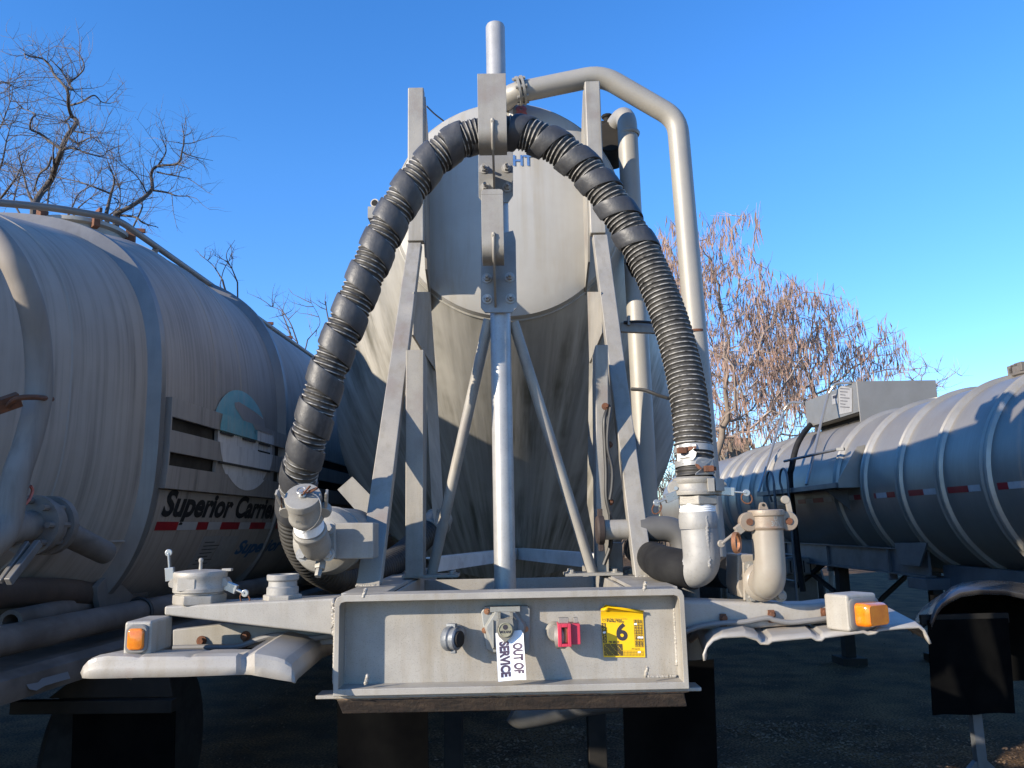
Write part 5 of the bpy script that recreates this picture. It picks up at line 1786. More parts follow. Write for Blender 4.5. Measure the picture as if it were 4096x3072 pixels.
# top rail pipe and manholes
XR = .62
b0 = FL.X('1', 735, 275, XR)
mb = MB()
rail = [FL.Y('1', -120, 165, b0.y - .55), FL.Y('1', 330, 206, b0.y - .28), b0, FL.X('1', 1300, 648, XR)]
d = (rail[3] - rail[2]).normalized()
rail.append(V((XR, 8.4, rail[2].z)))
rail[3] = V((XR, rail[3].y, rail[2].z))
mb.tube(fillet(rail, [.1, .12, .05], 8), .021, 16)
RL = mb.build('top_rail', M['lrail'], LT)
mb = MB()
for yy in np.arange(b0.y + .5, 8.2, 1.1):
    mb.cyl((XR, yy, rail[2].z), (XR - .03, yy, sec_top(yy, XR) - .03), .02, 10)
mb.build('rail_stay', M['lpipe'], RL)
for (v, x, y, big) in (('1', 520, 225, 1), ('1', 1470, 745, 0), ('1', 1610, 840, 0), ('1', 1900, 1010, 0)):
    p = FL.X(v, x, y, .1)
    mb = MB()
    mb.lathe([(.27, 0), (.27, .09), (.30, .10), (.30, .125), (.1, .16), (.01, .16)], (.1, p.y, 3.53), (0, 0, 1), 32)
    mh = mb.build('manhole_lid', M['pipe'], LT)
    mb = MB()
    for k in range(6):
        a = k * math.pi / 3 + .3
        q = V((.1 + .31 * math.cos(a), p.y + .31 * math.sin(a), 3.64))
        mb.obox(q, (.03 * math.cos(a), .03 * math.sin(a), 0), (-.02 * math.sin(a), .02 * math.cos(a), 0), (0, 0, .045))
        mb.bar(q + V((0, 0, .05)), q + V((.09 * math.cos(a), .09 * math.sin(a), .05)), .02, .03)
    mb.build('lid_clamp', M['rust'], mh, .004)
# pipework along the lower side
mb = MB()
p0, p1 = FL.X('l', 0, 1282, 1.12), FL.X('l', 1290, 915, 1.12)
zz = (p0.z + p1.z) / 2
mb.cyl((1.12, p0.y - .8, zz), (1.12, 7.5, zz), .058, 24)
LP = mb.build('product_line', M['lpipe'], LT)
mb = MB()
q = FL.X('l', 1030, 985, 1.12)
mb.tube([V((1.12 + .066 * math.cos(t), q.y, zz + .066 * math.sin(t))) for t in [math.pi * (k / 14 * 1.5 - .5) for k in range(15)]], .009, 8)
mb.build('pipe_clamp', M['cable'], LP)
mb = MB()
h0, h1 = FL.X('l', -60, 880, .95), FL.X('l', 640, 880, .95)
mb.tube(spline([V((.95, h0.y - .3, h0.z)), h0, h0.lerp(h1, .5) + V((0, 0, .01)), h1, h1 + V((-.12, .06, -.02))], 8), .062, 20)
mb.build('air_hose', M['brownhose'], LT)
mb = MB()
e = FL.X('l', 75, 1085, 1.05)
mb.lathe([(.030, .0), (.046, 0), (.048, .01), (.048, .5)], e, (-.15, 1, 0), 24, False)
mb.lathe([(.030, 0), (.030, .3), (.001, .3)], e, (-.15, 1, 0), 24, False)
mb.cyl(e + V((-.06, .3, 0)), e + V((-.14, 1.3, .0)), .035, 16)
mb.build('stub_pipe', M['lpipe'], LT)
mb = MB()
mb.prism([FL.X('l', x, y, 1.04) for x, y in ((720, 825), (810, 722), (985, 890), (940, 968), (745, 1005), (720, 900))], (-.03, 0, 0))
mb.build('bracket', M['lring'], LT, .002)
# valve at the far left
XV = 1.22
vp = FL.X('d', 50, 1130, XV)
c0 = FL.X('l', 0, 410, XV)
c1 = FL.X('l', 200, 372, XV)
mb = MB()
mb.tube([c0 + V((0, -.5, 0)), c0, c1 + V((0, .02, 0))], .058, 24)
VV = mb.build('blower_pipe', M['lrail2'], LT)
mb = MB()
for k, rr in ((0, .115), (.05, .10), (.10, .115)):
    mb.lathe([(rr, -.016), (rr, .016)], c1 + V((0, .03 + k, 0)), (0, 1, 0), 28)
for k in range(8):
    a = 2 * math.pi * k / 8
    q = c1 + V((.092 * math.cos(a), 0, .092 * math.sin(a)))
    mb.cyl(q + V((0, -.02, 0)), q + V((0, .17, 0)), .012, 8)
mb.cyl(c1 + V((0, .14, 0)), c1 + V((0, .55, -.12)), .05, 16)
mb.build('valve_flange', M['lpipe'], VV)
mb = MB()
mb.tube(spline([FL.X('1', -160, 300, .95), FL.X('1', -30, 400, 1.12), FL.X('1', 75, 540, 1.22), FL.X('1', 150, 700, 1.26), FL.X('1', 205, 860, 1.28), FL.X('1', 238, 1060, 1.28), FL.X('1', 248, 1270, 1.28), FL.X('1', 235, 1450, 1.28), FL.X('2', 175, 30, 1.28), FL.X('2', 110, 220, 1.28), FL.X('2', 75, 380, 1.28), FL.X('2', 55, 500, 1.28), FL.X('2', 20, 610, 1.28), FL.X('2', -60, 700, 1.25)], 10), .047, 24)
mb.build('vent_pipe', M['lrail2'], LT)
mb = MB()
u0 = FL.X('d', 40, 862, 1.30)
mb.tube(spline([FL.X('d', 10, 885, 1.25), FL.X('d', 35, 862, 1.34), FL.X('d', 75, 858, 1.36), FL.X('d', 112, 862, 1.28)], 6), .010, 8)
mb.bar(FL.X('d', -10, 880, 1.25), FL.X('d', 42, 862, 1.3), .03, .05)
mb.build('u_bolt', M['rust'], LT)
mb = MB()
mb.bar(FL.X('l', 285, 500, 1.33), FL.X('l', 60, 790, 1.33), .022, .03)
mb.bar(FL.X('l', 205, 500, 1.30), FL.X('l', 0, 790, 1.30), .016, .02)
mb.build('valve_handle', M['lring'], LT, .003)
mb = MB()
mb.prism([FL.X('l', x, y, 1.28) for x, y in ((75, 362), (110, 358), (50, 478), (20, 478))], (.001, 0, 0))
mb.build('label_plate', M['tapewhite'], LT)
mb = MB()
mb.tube(spline([FL.X('l', 175, 225, 1.3), FL.X('l', 215, 180, 1.3), FL.X('l', 240, 115, 1.3), FL.X('l', 225, 80, 1.3)], 6), .006, 6)
mb.build('cable', M['textred'], LT)
# long wing over the wheels, frame rail, legs
mb = MB()
a, b = FL.X('l', 0, 1560, 1.2), FL.X('l', 590, 1400, 1.2)
zz = (a.z + b.z) / 2
for zoff, x0 in ((0, 1.2),):
    prof = [(1.2, -.06), (1.215, -.02), (1.21, .02), (1.17, .045), (.7, .06)]
    rows = [[V((x, y, zz + z)) for y in (a.y - 1.2, 0, 2.2)] for x, z in prof]
    mb.strip(rows, (0, 0, -.006))
WG = mb.build('fender', M['lpipe'], LT, 0, 30)
mb = MB()
rows = [[FL.X('l', x, y, 1.219) for x, y in ((195, 1545), (280, 1530), (310, 1500), (500, 1450))], [FL.X('l', x, y, 1.219) for x, y in ((215, 1580), (270, 1590), (330, 1555), (520, 1500))]]
mb.strip(rows)
mb.build('tape_patch', M['bluetape'], WG, 0, 0)
mb = MB()
mb.box(-.5, -.4, -3.6, 8.5, 1.0, 1.3)
mb.box(.4, .5, -3.6, 8.5, 1.0, 1.3)
mb.box(-.6, .6, -3.7, -3.55, 1.0, 1.32)
mb.box(.5, .9, -.6, -.5, 1.0, 1.3)
mb.build('underframe', M['dark'], LT)
for yc in (1.2, 3.6, 6.4):
    MB().lathe([(.2, 0), (.9, .8)], (0, yc, .55), (0, 0, 1), 32).build('hopper', M['ltank'], LT)
# flap and carrier under the middle trailer's fender
p = [FL.X('f', x, y, 1.05) for x, y in ((150, 455), (1075, 455), (1105, 520), (100, 520))]
y0_, y1_ = -1.45, -1.42
fl0, fl1 = FL.Y('f', 462, 530, -1.4), FL.Y('f', 1108, 530, -1.4)
mb = MB()
mb.strip([[V((fl0.x + (fl1.x - fl0.x) * i / 5, -1.4 + .01 * math.sin(i * 2) + .01 * j, fl0.z - (fl0.z - .2) * j / 5)) for i in range(6)] for j in range(6)], (0, .01, 0))
mb.build('mud_flap', M['flap'], LT)
mb = MB()
mb.box(fl0.x - .25, fl1.x + .01, -1.46, -1.41, fl0.z - .01, fl0.z + .045)
mb.prism([(fl0.x - .1, -1.43, fl0.z + .05), (fl1.x, -1.43, fl0.z + .05), (fl1.x - .04, -1.43, fl0.z + .20), (fl0.x + .1, -1.43, fl0.z + .2)], (0, .01, 0))
mb.build('flap_carrier', M['dark'], LT, .004)
for yc in (-2.2, 6.0, 7.3):
    for sx in (-1, 1):
        mb = MB()
        mb.lathe([(.28, -.2), (.47, -.2), (.515, -.15), (.515, .15), (.47, .2), (.28, .2)], (sx * .92, yc if yc > 0 else -.6, .515), (1, 0, 0), 40)
        wh = mb.build('wheel', M['rubber'], LT)
        mb = MB()
        mb.lathe([(.27, -.15), (.27, .1), (.12, .02), (.1, .12), (.02, .12)], (sx * .92, yc if yc > 0 else -.6, .515), (sx, 0, 0), 24)
        mb.build('rim', M['lpipe'], wh)

# ------------------------------------------------------------------ the stainless tanker on the right
M['steel'] = mat('brushed_stainless', (0.32, 0.30, 0.265), .42, .5, (0.27, 0.25, 0.22), 1.8, dim=1, brushed=(3, 260, 3), streak=(.28, .26, .22), streak_amt=.4, streak_scale=(18, 18, 1.2), rough_var=.07)
M['steelring'] = mat('stainless_ring', (0.33, 0.315, 0.285), .42, .5, (0.27, 0.255, 0.225), 3, dim=1, streak=(.34, .28, .16), streak_amt=.4)
M['boxgrey'] = mat('satin_grey_box', (0.34, 0.33, 0.31), .5, .35, (0.29, 0.28, 0.26), 3, streak=(.2, .19, .17), streak_amt=.4)
M['rail'] = mat('dark_grey_rail', (0.13, 0.135, 0.145), .5, .3, (0.09, 0.095, 0.10), 5)
M['handrail'] = mat('handrail_tube', (0.55, 0.54, 0.51), .35, .7)
M['fenderblue'] = mat('polished_fender', (0.16, 0.16, 0.165), .28, .8, rough_var=.05)

yawR = R(1.3)
m_ = Matrix.Rotation(yawR, 3, 'Z')
FR = Frame(m_ @ V((4.69, 6.0, 0)), yawR)
RT_ = thing('tanker_trailer', FR.loc, 'shiny stainless tanker with hoops round its barrel and a grey box on top', 'trailer', yaw=yawR, local=True)
rR, zR = .86, 1.98
TR = loft([(0, -3.2, zR, .02), (0, -3.18, zR, .5), (0, -3.0, zR, .8), (0, -2.85, zR, rR), (0, 0, zR, rR), (0, 4, zR, rR), (0, 8, zR, rR), (0, 12, zR, rR), (0, 12.15, zR, .8), (0, 12.25, zR, .02)], 128).build('tank', M['steel'], RT_)
rings = [FR.cyl('6', x, y, zR, rR + .03).y for x, y in ((1970, 800), (1690, 800), (1458, 760), (1262, 730), (1098, 760), (690, 800), (605, 820), (528, 830), (462, 840), (410, 850))]
rr_ = sorted(rings)
extra = [rr_[0] - .95, rr_[0] - 1.9]
for yb in extra + rr_:
    if yb < -2.7: continue
    mb = MB()
    mb.lathe([(rR - .002, -.06), (rR + .028, -.045), (rR + .036, -.03), (rR + .022, -.012), (rR + .022, .012), (rR + .036, .03), (rR + .028, .045), (rR - .002, .06)], (0, yb, zR), (0, 1, 0), 112, False)
    mb.build('hoop', M['steelring'], RT_)
# reflective tape
def tape_on(v, xa, xb, ya, yb, mname):
    P_ = [FR.cyl(v, xa, ya, zR, rR + .004), FR.cyl(v, xb, ya + (0), zR, rR + .004), FR.cyl(v, xa, yb, zR, rR + .004)]
    y0, y1 = P_[0].y, P_[1].y
    return y0, y1
segs = [('g', 1990, 2075, 975, 'r'), ('g', 2075, 2230, 960, 'w'), ('g', 1590, 1755, 1010, 'r'), ('g', 1757, 1855, 1000, 'w'), ('g', 1275, 1395, 1040, 'r'), ('g', 1395, 1475, 1030, 'w'), ('g', 1478, 1525, 1040, 'w'),
        ('g', 998, 1015, 1070, 'r'), ('g', 1015, 1100, 1065, 'w'), ('g', 1100, 1165, 1060, 'r'), ('g', 750, 768, 1100, 'r'), ('g', 768, 838, 1090, 'w'), ('g', 838, 890, 1090, 'r'), ('g', 385, 445, 1115, 'r'), ('g', 447, 505, 1112, 'w'), ('g', 507, 590, 1110, 'r'), ('g', 592, 660, 1106, 'w'), ('g', 215, 265, 1130, 'w')]
zt_, zb_ = FR.cyl('g', 2120, 962, zR, rR + .004).z, FR.cyl('g', 2120, 1020, zR, rR + .004).z
for (v, xa, xb, yy, col) in segs:
    y0, y1 = FR.cyl(v, xb, yy, zR, rR + .004).y, FR.cyl(v, xa, yy, zR, rR + .004).y
    rows = []
    for k in range(4):
        z = zt_ + (zb_ - zt_) * k / 3
        x = -math.sqrt((rR + .003) ** 2 - (z - zR) ** 2)
        rows.append([V((x, y0, z)), V((x, y1, z))])
    mb = MB()
    mb.strip(rows, (.002, 0, 0))
    mb.build('reflective_tape', M['tapered' if col == 'r' else 'tapewhite'], TR)
# spill box on top
yB = 3.2
fa, fb = FR.Y('6', 1222, 258, yB), FR.Y('6', 1690, 252, yB)
x0, x1, zt_ = fa.x, fb.x, (fa.z + fb.z) / 2
yE = FR.X('6', 915, 370, x0).y
mb = MB()
def tz(x): return zR + math.sqrt(max(rR ** 2 - x * x, 0)) - .01
front = [(x0, zt_), (x0, FR.Y('6', 1232, 500, yB).z)] + [(x, tz(x)) for x in np.linspace(x0 + .03, x1, 10)] + [(x1, zt_)]
mb.prism([(x, yB, z) for x, z in front], (0, .012, 0))
zl = FR.X('6', 1200, 450, x0).z
mb.prism([(x0, yB + .013, zt_), (x0, yB + .013, zl), (x0, yE, zl), (x0, yE, zt_)], (.012, 0, 0))
mb.prism([(x1 - .012, yB + .013, zt_), (x1 - .012, yB + .013, zl - .2), (x1 - .012, yE, zl - .2), (x1 - .012, yE, zt_)], (.012, 0, 0))
mb.prism([(x0 + .013, yE - .012, zt_), (x0 + .013, yE - .012, zl), (x1 - .013, yE - .012, zl), (x1 - .013, yE - .012, zt_)], (0, .012, 0))
mb.box(x0 + .013, x1 - .013, yB + .013, yE - .013, zt_ - .02, zt_ - .012)
mb.box(x0 + .03, x1 - .1, yB + .05, yE - .05, zl - .005, zl + .01)
SB = mb.build('spill_box', M['boxgrey'], RT_, .006)
mb = MB()
mb.box(x0 + .15, x1 - .15, yB + .2, yE - .1, tz(0) - .1, zl)
mb.build('dome_hatch', M['dark'], SB)
mb = MB()
p = [FR.X('6', x, y, x0 - .004) for x, y in ((1112, 280), (1195, 300), (1195, 440), (1120, 455))]
mb.prism(p, (-.002, 0, 0))
p = [FR.X('6', x, y, x0 - .004) for x, y in ((1075, 340), (1108, 332), (1112, 390), (1078, 398))]
mb.prism(p, (-.002, 0, 0))
mb.build('warning_sheet', M['placard'], SB)
mb = MB()
p = [FR.X('6', x, y, x0 - .007) for x, y in ((1080, 346), (1103, 340), (1104, 358), (1082, 362))]
mb.prism(p, (-.001, 0, 0))
for k in range(7):
    p = [FR.X('6', x, y + k * 18, x0 - .0075) for x, y in ((1125, 300), (1180 - (k % 3) * 12, 303), (1180 - (k % 3) * 12, 307), (1125, 304))]
    mb.prism(p, (-.0006, 0, 0))
mb.build('small_print', M['ink'], SB)
mb = MB()
c = FR.Y('6', 1525, 385, 2.2)
mb.lathe([(.10, -.05), (.10, .02), (.13, .025), (.13, .05), (.02, .06)], V((.08, c.y, zR + rR)), (0, 0, 1), 24)
mb.build('vent_cap', M['boxgrey'], RT_)
mb = MB()
for k in range(5):
    q = FR.X('g', 2140 + k * 14, 60 + (k % 2) * 20 - k * 6, -.1)
    mb.obox(q, (.04, 0, 0), (0, .05, 0), (0, 0, .04))
mb.lathe([(.24, -.12), (.24, .0), (.26, .01), (.26, .03)], (.1, FR.X('g', 2190, 60, -.1).y, zR + rR), (0, 0, 1), 28)
mb.build('manhole_lid', M['lpipe'], RT_, .006)
# side platform, handrails, ladder, drain hose
XS = -1.10
p0, p1 = FR.X('6', 640, 925, XS), FR.X('6', 1110, 885, XS)
mb = MB()
mb.box(XS - .02, -.80, p1.y, p0.y, (p0.z + p1.z) / 2 - .02, (p0.z + p1.z) / 2 + .035)
PLT = mb.build('platform', M['rail'], RT_, .004)
zpl = (p0.z + p1.z) / 2
MB().prism([(-.78, p1.y - .012, zpl + .42), (-.87, p1.y - .012, zpl + .40), (XS, p1.y - .012, zpl + .06), (XS, p1.y - .012, zpl - .02), (-.78, p1.y - .012, zpl - .02)], (0, -.012, 0)).build('platform_panel', M['steelring'], PLT)
MB().prism([(XS, p1.y + .3, zpl - .03), (-.85, p1.y + .3, zpl - .25), (-.85, p1.y + .3, zpl - .03)], (0, .015, 0)).build('platform_bracket', M['rail'], PLT)
for pts_ in ((('6', 1185, 268, x0 - .02), ('6', 1105, 274, x0 - .05), ('6', 1062, 325, x0 - .12), ('6', 1040, 390, x0 - .2), ('6', 925, 870, XS)),
             (('6', 905, 388, x0 - .02), ('6', 838, 385, x0 - .05), ('6', 795, 425, x0 - .12), ('6', 770, 500, x0 - .2), ('6', 642, 915, XS))):
    MB().tube(spline([FR.X(v, x, y, X) for v, x, y, X in pts_], 8), .017, 10).build('handrail', M['handrail'], RT_)
mb = MB()
a, b = FR.X('6', 795, 732, -1.02), FR.X('6', 1105, 662, -.92)
mb.tube([a, b], .016, 8)
mb.bar(b, b + V((.06, -.05, 0)), .05, .03)
mb.build('crossbar', M['rail'], RT_)
mb = MB()
for xx, (xa, ya, xb, yb) in ((0, (733, 905, 735, 1010)), (1, (815, 890, 862, 1560))):
    top_ = FR.X('6', xa, ya - 40, XS - .04)
    lo_ = V((XS - .04, top_.y, .55))
    mb.tube([top_, lo_], .016, 8)
    q = V((XS - .04, top_.y, top_.z))
    mb.tube([q + V((0, .13 * (1 - math.cos(t)), .16 * math.sin(t))) for t in [math.pi * k / 12 for k in range(13)]] + [q + V((.05, .26, -.22))], .014, 8)
q0 = FR.X('6', 733, 865, XS - .04); q1 = FR.X('6', 815, 850, XS - .04)
for k in range(4):
    mb.tube([V((XS - .04, q0.y, .65 + k * .3)), V((XS - .04, q1.y, .65 + k * .3))], .012, 8)
mb.build('ladder', M['rail'], RT_)
mb = MB()
mb.tube(spline([FR.X('6', 950, 515, x0 + .02), FR.X('6', 900, 580, -.72), FR.X('6', 865, 650, -.86), FR.X('6', 840, 760, -.95), FR.X('6', 830, 860, -.97), V((-.95, FR.X('6', 830, 860, -.97).y, 1.3)), V((-.92, FR.X('6', 830, 860, -.97).y, .8))], 10), .036, 14)
mb.build('drain_hose', M['rubber'], RT_)
# frame rails, saddle plates, landing gear, wheels
mb = MB()
ra, rb = FR.X('6', 1640, 1210, -.62), FR.X('6', 700, 1180, -.62)
zrt = zR - .62
for sx in (-1, 1):
    mb.box(sx * .62 - .05, sx * .62 + .05, ra.y, 11.5, zrt - .012, zrt)
    mb.box(sx * .62 - .012, sx * .62 + .012, ra.y, 11.5, zrt - .24, zrt - .0125)
    mb.box(sx * .62 - .05, sx * .62 + .05, ra.y, 11.5, zrt - .255, zrt - .2405)
for yy in (ra.y + .7, ra.y + 2.2, ra.y + 3.6):
    mb.box(-.66, -.58, yy, yy + .03, zrt - .32, zrt - .02)
mb.build('frame_rail', M['rail'], RT_)
mb = MB()
mb.prism([FR.X('6', x, y, -.68) for x, y in ((1455, 1215), (1650, 1212), (1605, 1355), (1490, 1345))], (-.02, 0, 0))
mb.box(-.72, .72, ra.y - .1, ra.y + .25, zrt - .36, zrt - .26)
for sx in (-1, 1):
    mb.box(sx * .45 - .05, sx * .45 + .05, -2.6, ra.y, zR - rR - .25, zR - rR + .1)
mb.build('saddle_plate', M['rail'], RT_, .004)
for sx in (-1, 1):
    mb = MB()
    mb.box(sx * .55 - .06, sx * .55 + .06, 3.5, 3.62, .07, 1.3)
    mb.box(sx * .55 - .14, sx * .55 + .14, 3.4, 3.72, 0, .08)
    mb.build('landing_leg', M['dark'], RT_)
for a, b in (((-.5, 3.56, .4), (.5, 3.56, 1.2)), ((-.6, 3.66, .8), (-.6, 5.6, 1.3)), ((-.6, 5.4, .6), (-.6, 3.7, 1.2))):
    MB().bar(a, b, .045, .045).build('leg_brace', M['dark'], RT_)
for a, b in (((-.58, 6.2, .55), (-.58, 8.2, 1.25)), ((-.3, 5.2, .75), (-.3, 8.4, .75))):
    MB().bar(a, b, .08, .10).build('axle_link', M['dark'], RT_)
mb = MB()
mb.box(-.78, -.3, 4.9, 5.9, .55, 1.02)
mb.build('tool_box', M['rail'], RT_, .02)
for yc in (8.6, 9.9):
    for sx in (-1, 1):
        mb = MB()
        mb.lathe([(.28, -.2), (.47, -.2), (.515, -.15), (.515, .15), (.47, .2), (.28, .2)], (sx * .92, yc, .515), (1, 0, 0), 40)
        wh = mb.build('wheel', M['rubber'], RT_)
        mb = MB()
        mb.lathe([(.27, -.15), (.27, .1), (.12, .02), (.1, .12), (.02, .12)], (sx * .92, yc, .515), (sx, 0, 0), 24)
        mb.build('rim', M['steelring'], wh)
# fender and mud flap nearest to us
YF = -.95
fl = [FR.Y('7', x, y, YF) for x, y in ((1625, 410), (2110, 410), (2210, 985), (1690, 985))]
xa_, xb_ = fl[0].x, fl[1].x
ztf, zbf = (fl[0].z + fl[1].z) / 2, (fl[2].z + fl[3].z) / 2
xa_, xb_ = min(fl[0].x, fl[3].x) + .02, max(fl[1].x, fl[2].x) - .02
mb = MB()
mb.strip([[V((xa_ + (xb_ - xa_) * i / 6, YF + .02 * math.sin(i * 1.7) * j / 5 + .012 * j, ztf + (zbf - ztf) * j / 5)) for i in range(7)] for j in range(6)], (0, .01, 0))
mb.build('mud_flap', M['flap'], RT_)
near = [(1462, 905), (1480, 850), (1505, 790), (1545, 735), (1610, 690), (1700, 645), (1850, 622), (2050, 626), (2230, 662), (2420, 720), (2520, 800)]
far = [(1475, 880), (1488, 800), (1520, 720), (1570, 655), (1650, 590), (1740, 565), (1880, 550), (2060, 556), (2230, 572), (2420, 620), (2520, 690)]
NE = [FR.Y('m', x, y, YF - .03) for x, y in near]
FE = [FR.Y('m', x, y, YF + .5) for x, y in far]
mb = MB()
mb.strip([[V((p.x, p.y, p.z - .03)) for p in NE], NE, [V((p.x, p.y + .02, p.z + .012)) for p in NE], [a.lerp(b, .5) + V((0, 0, .03)) for a, b in zip(NE, FE)], FE, [p + V((0, .3, -.12)) for p in FE]])
FD = mb.build('fender', M['fenderblue'], RT_, 0, 40)
sol = FD.modifiers.new('thickness', 'SOLIDIFY'); sol.thickness = .006
MB().box(xa_ - .03, xb_ + .02, YF + .02, YF + .05, ztf - .03, ztf + .03).build('flap_hanger', M['dark'], RT_, .004)
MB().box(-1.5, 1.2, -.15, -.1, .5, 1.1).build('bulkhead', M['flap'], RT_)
q0, q1 = FR.Y('m', 285, 365, 4.3), FR.Y('m', 580, 500, 4.3)
mb = MB()
mb.box(q0.x, q1.x, 4.3, 4.6, q1.z, q0.z)
STB = mb.build('rear_bumper', M['boxgrey'], RT_, .03)  # striped bumper of another vehicle, built as part of this tanker
for k in range(5):
    xx = q0.x + (q1.x - q0.x) * (k + .7) / 5.3
    MB().box(xx - .008, xx + .008, 4.296, 4.31, q1.z + .03, q0.z - .04).build('bumper_stripe', M['dark'], STB)
mb = MB()
mb.bar((xa_ + .32, YF + .16, .02), (xa_ + .32, YF + .16, .62), .06, .05)
mb.prism([(xa_ + .12, YF + .14, 0), (xa_ + .52, YF + .14, 0), (xa_ + .36, YF + .14, .16), (xa_ + .28, YF + .14, .16)], (0, .04, 0))
mb.build('prop_stand', M['rail'], RT_)

# ------------------------------------------------------------------ another rig far behind
FT = thing('far_trailer', (5.0, 19.0, 0), 'tan end of a distant rig glimpsed between ribbed hose and stainless tanker', 'trailer')
mb = MB()
a, b = G.Y('s', 2905, 1752, 19), G.Y('s', 3005, 1850, 19)
mb.box(a.x, b.x, 19, 21.5, .9, a.z)
mb.build('body', M['tan_cast'], FT, .03)
mb = MB()
rnd = random.Random(12)
for k in range(16):
    c = G.Y('k', 905 + rnd.random() * 90, 510 + rnd.random() * 110, 18.8)
    mb.tube(spline([c, c + V((rnd.uniform(-.2, .2), -.05, rnd.uniform(-.15, .15))), c + V((rnd.uniform(-.3, .3), -.05, rnd.uniform(-.2, .2)))], 5), rnd.uniform(.02, .05), 8)
mb.build('fittings', M['tan_cast'], FT)
mb = MB()
mb.lathe([(.28, -.5), (.515, -.5), (.515, .5), (.28, .5)], (4.4, 19.5, .515), (1, 0, 0), 32)
mb.build('wheel', M['rubber'], FT)

# ------------------------------------------------------------------ added copy of the left trailer, unseen, to shade beneath the middle one
def copy_tree(o, parent=None):
    c = o.copy()
    COL.objects.link(c)
    if parent: c.parent = parent
    for ch in list(o.children): copy_tree(ch, c)
    return c


TW = copy_tree(LT)
TW.location = (-7.75, .9, 0)
tag(TW, 'added unseen copy of the lettered tank trailer, placed beyond it to cast shade')

# ------------------------------------------------------------------ ground
gm = bpy.data.materials.new('dark_asphalt')
gm.use_nodes = True
n, l = gm.node_tree.nodes, gm.node_tree.links
p = n['Principled BSDF']
tc = n.new('ShaderNodeTexCoord')
def gnoise(sc, det=6):
    q = n.new('ShaderNodeTexNoise'); q.inputs['Scale'].default_value = sc; q.inputs['Detail'].default_value = det
    l.new(tc.outputs['Object'], q.inputs['Vector']); return q.outputs[0]
rp = n.new('ShaderNodeValToRGB'); l.new(gnoise(2.3, 9), rp.inputs[0])
rp.color_ramp.elements[0].position, rp.color_ramp.elements[1].position = .38, .64
rp.color_ramp.elements[0].color, rp.color_ramp.elements[1].color = (.062, .043, .028, 1), (.15, .092, .048, 1)
rp2 = n.new('ShaderNodeValToRGB'); l.new(gnoise(55, 9), rp2.inputs[0])
rp2.color_ramp.elements[0].position, rp2.color_ramp.elements[1].position = .38, .72
rp2.color_ramp.elements[0].color, rp2.color_ramp.elements[1].color = (.35, .35, .35, 1), (2.1, 2.0, 1.85, 1)
# unseen foreground made pale to bounce warm fill; dark, leaf-strewn asphalt under the row
sx_ = n.new('ShaderNodeSeparateXYZ'); l.new(tc.outputs['Object'], sx_.inputs[0])
ad = n.new('ShaderNodeMath'); ad.operation = 'MULTIPLY_ADD'; ad.inputs[1].default_value = 2.5
l.new(gnoise(.7, 3), ad.inputs[0]); l.new(sx_.outputs['Y'], ad.inputs[2])
mr = n.new('ShaderNodeMapRange'); mr.inputs[1].default_value, mr.inputs[2].default_value = 1.6, 2.4
l.new(ad.outputs[0], mr.inputs[0])
bounce_mix = n.new('ShaderNodeMix'); bounce_mix.data_type = 'RGBA'; bounce_mix.inputs[6].default_value = (.44, .355, .26, 1)
l.new(mr.outputs[0], bounce_mix.inputs[0]); l.new(rp.outputs[0], bounce_mix.inputs[7])
mx = n.new('ShaderNodeMix'); mx.data_type = 'RGBA'; mx.blend_type = 'MULTIPLY'; mx.inputs[0].default_value = 1
l.new(bounce_mix.outputs[2], mx.inputs[6]); l.new(rp2.outputs[0], mx.inputs[7]); l.new(mx.outputs[2], p.inputs['Base Color'])
p.inputs['Roughness'].default_value = .9
p.inputs['Specular IOR Level'].default_value = .08
bp = n.new('ShaderNodeBump'); bp.inputs['Strength'].default_value = .8; bp.inputs['Distance'].default_value = .01
l.new(gnoise(110, 5), bp.inputs['Height']); l.new(bp.outputs[0], p.inputs['Normal'])
mb = MB()
xs = [-1500, -60, -20, -8, 0, 8, 20, 60, 1500]
ysg = [-1500, -20, -5, 0, 5, 10, 20, 60, 1500]
mb.strip([[V((x, y, 0)) for x in xs] for y in ysg])
tag(mb.build('ground', gm, None, 0, 0), kind='structure')
M['leaf'] = mat('dead_leaf', (0.22, 0.14, 0.08), .8, .0, (0.07, 0.046, 0.03), 3.0, rough_var=0)
rnd = random.Random(3)
mb = MB()
for k in range(32000):
    if k % 3: x, y = rnd.gauss(1.4, 1.2), rnd.uniform(2.0, 7)
    else: x, y = rnd.uniform(-3, 9), rnd.uniform(2, 14)
    cl = math.sin(x * 2.1 + 1.7 * math.sin(y * 1.3)) + math.sin(y * 2.7 + x)
    if cl < -.2 and rnd.random() < .8: continue
    a = rnd.random() * 6.28
    s_ = rnd.uniform(.006, .019)
    u_ = V((math.cos(a), math.sin(a), rnd.uniform(-.3, .3))) * s_
    w_ = V((-math.sin(a), math.cos(a), rnd.uniform(-.4, .4))) * s_ * rnd.uniform(.3, .7)
    c = V((x, y, rnd.uniform(.006, .02)))
    mb.add([c - u_, c + w_ + V((0, 0, .004)), c + u_, c - w_], [(0, 1, 2), (0, 2, 3)])
tag(mb.build('leaf_litter', M['leaf'], None, 0, 0), 'dead brown leaves scattered over the dark asphalt', 'leaves', kind='stuff')

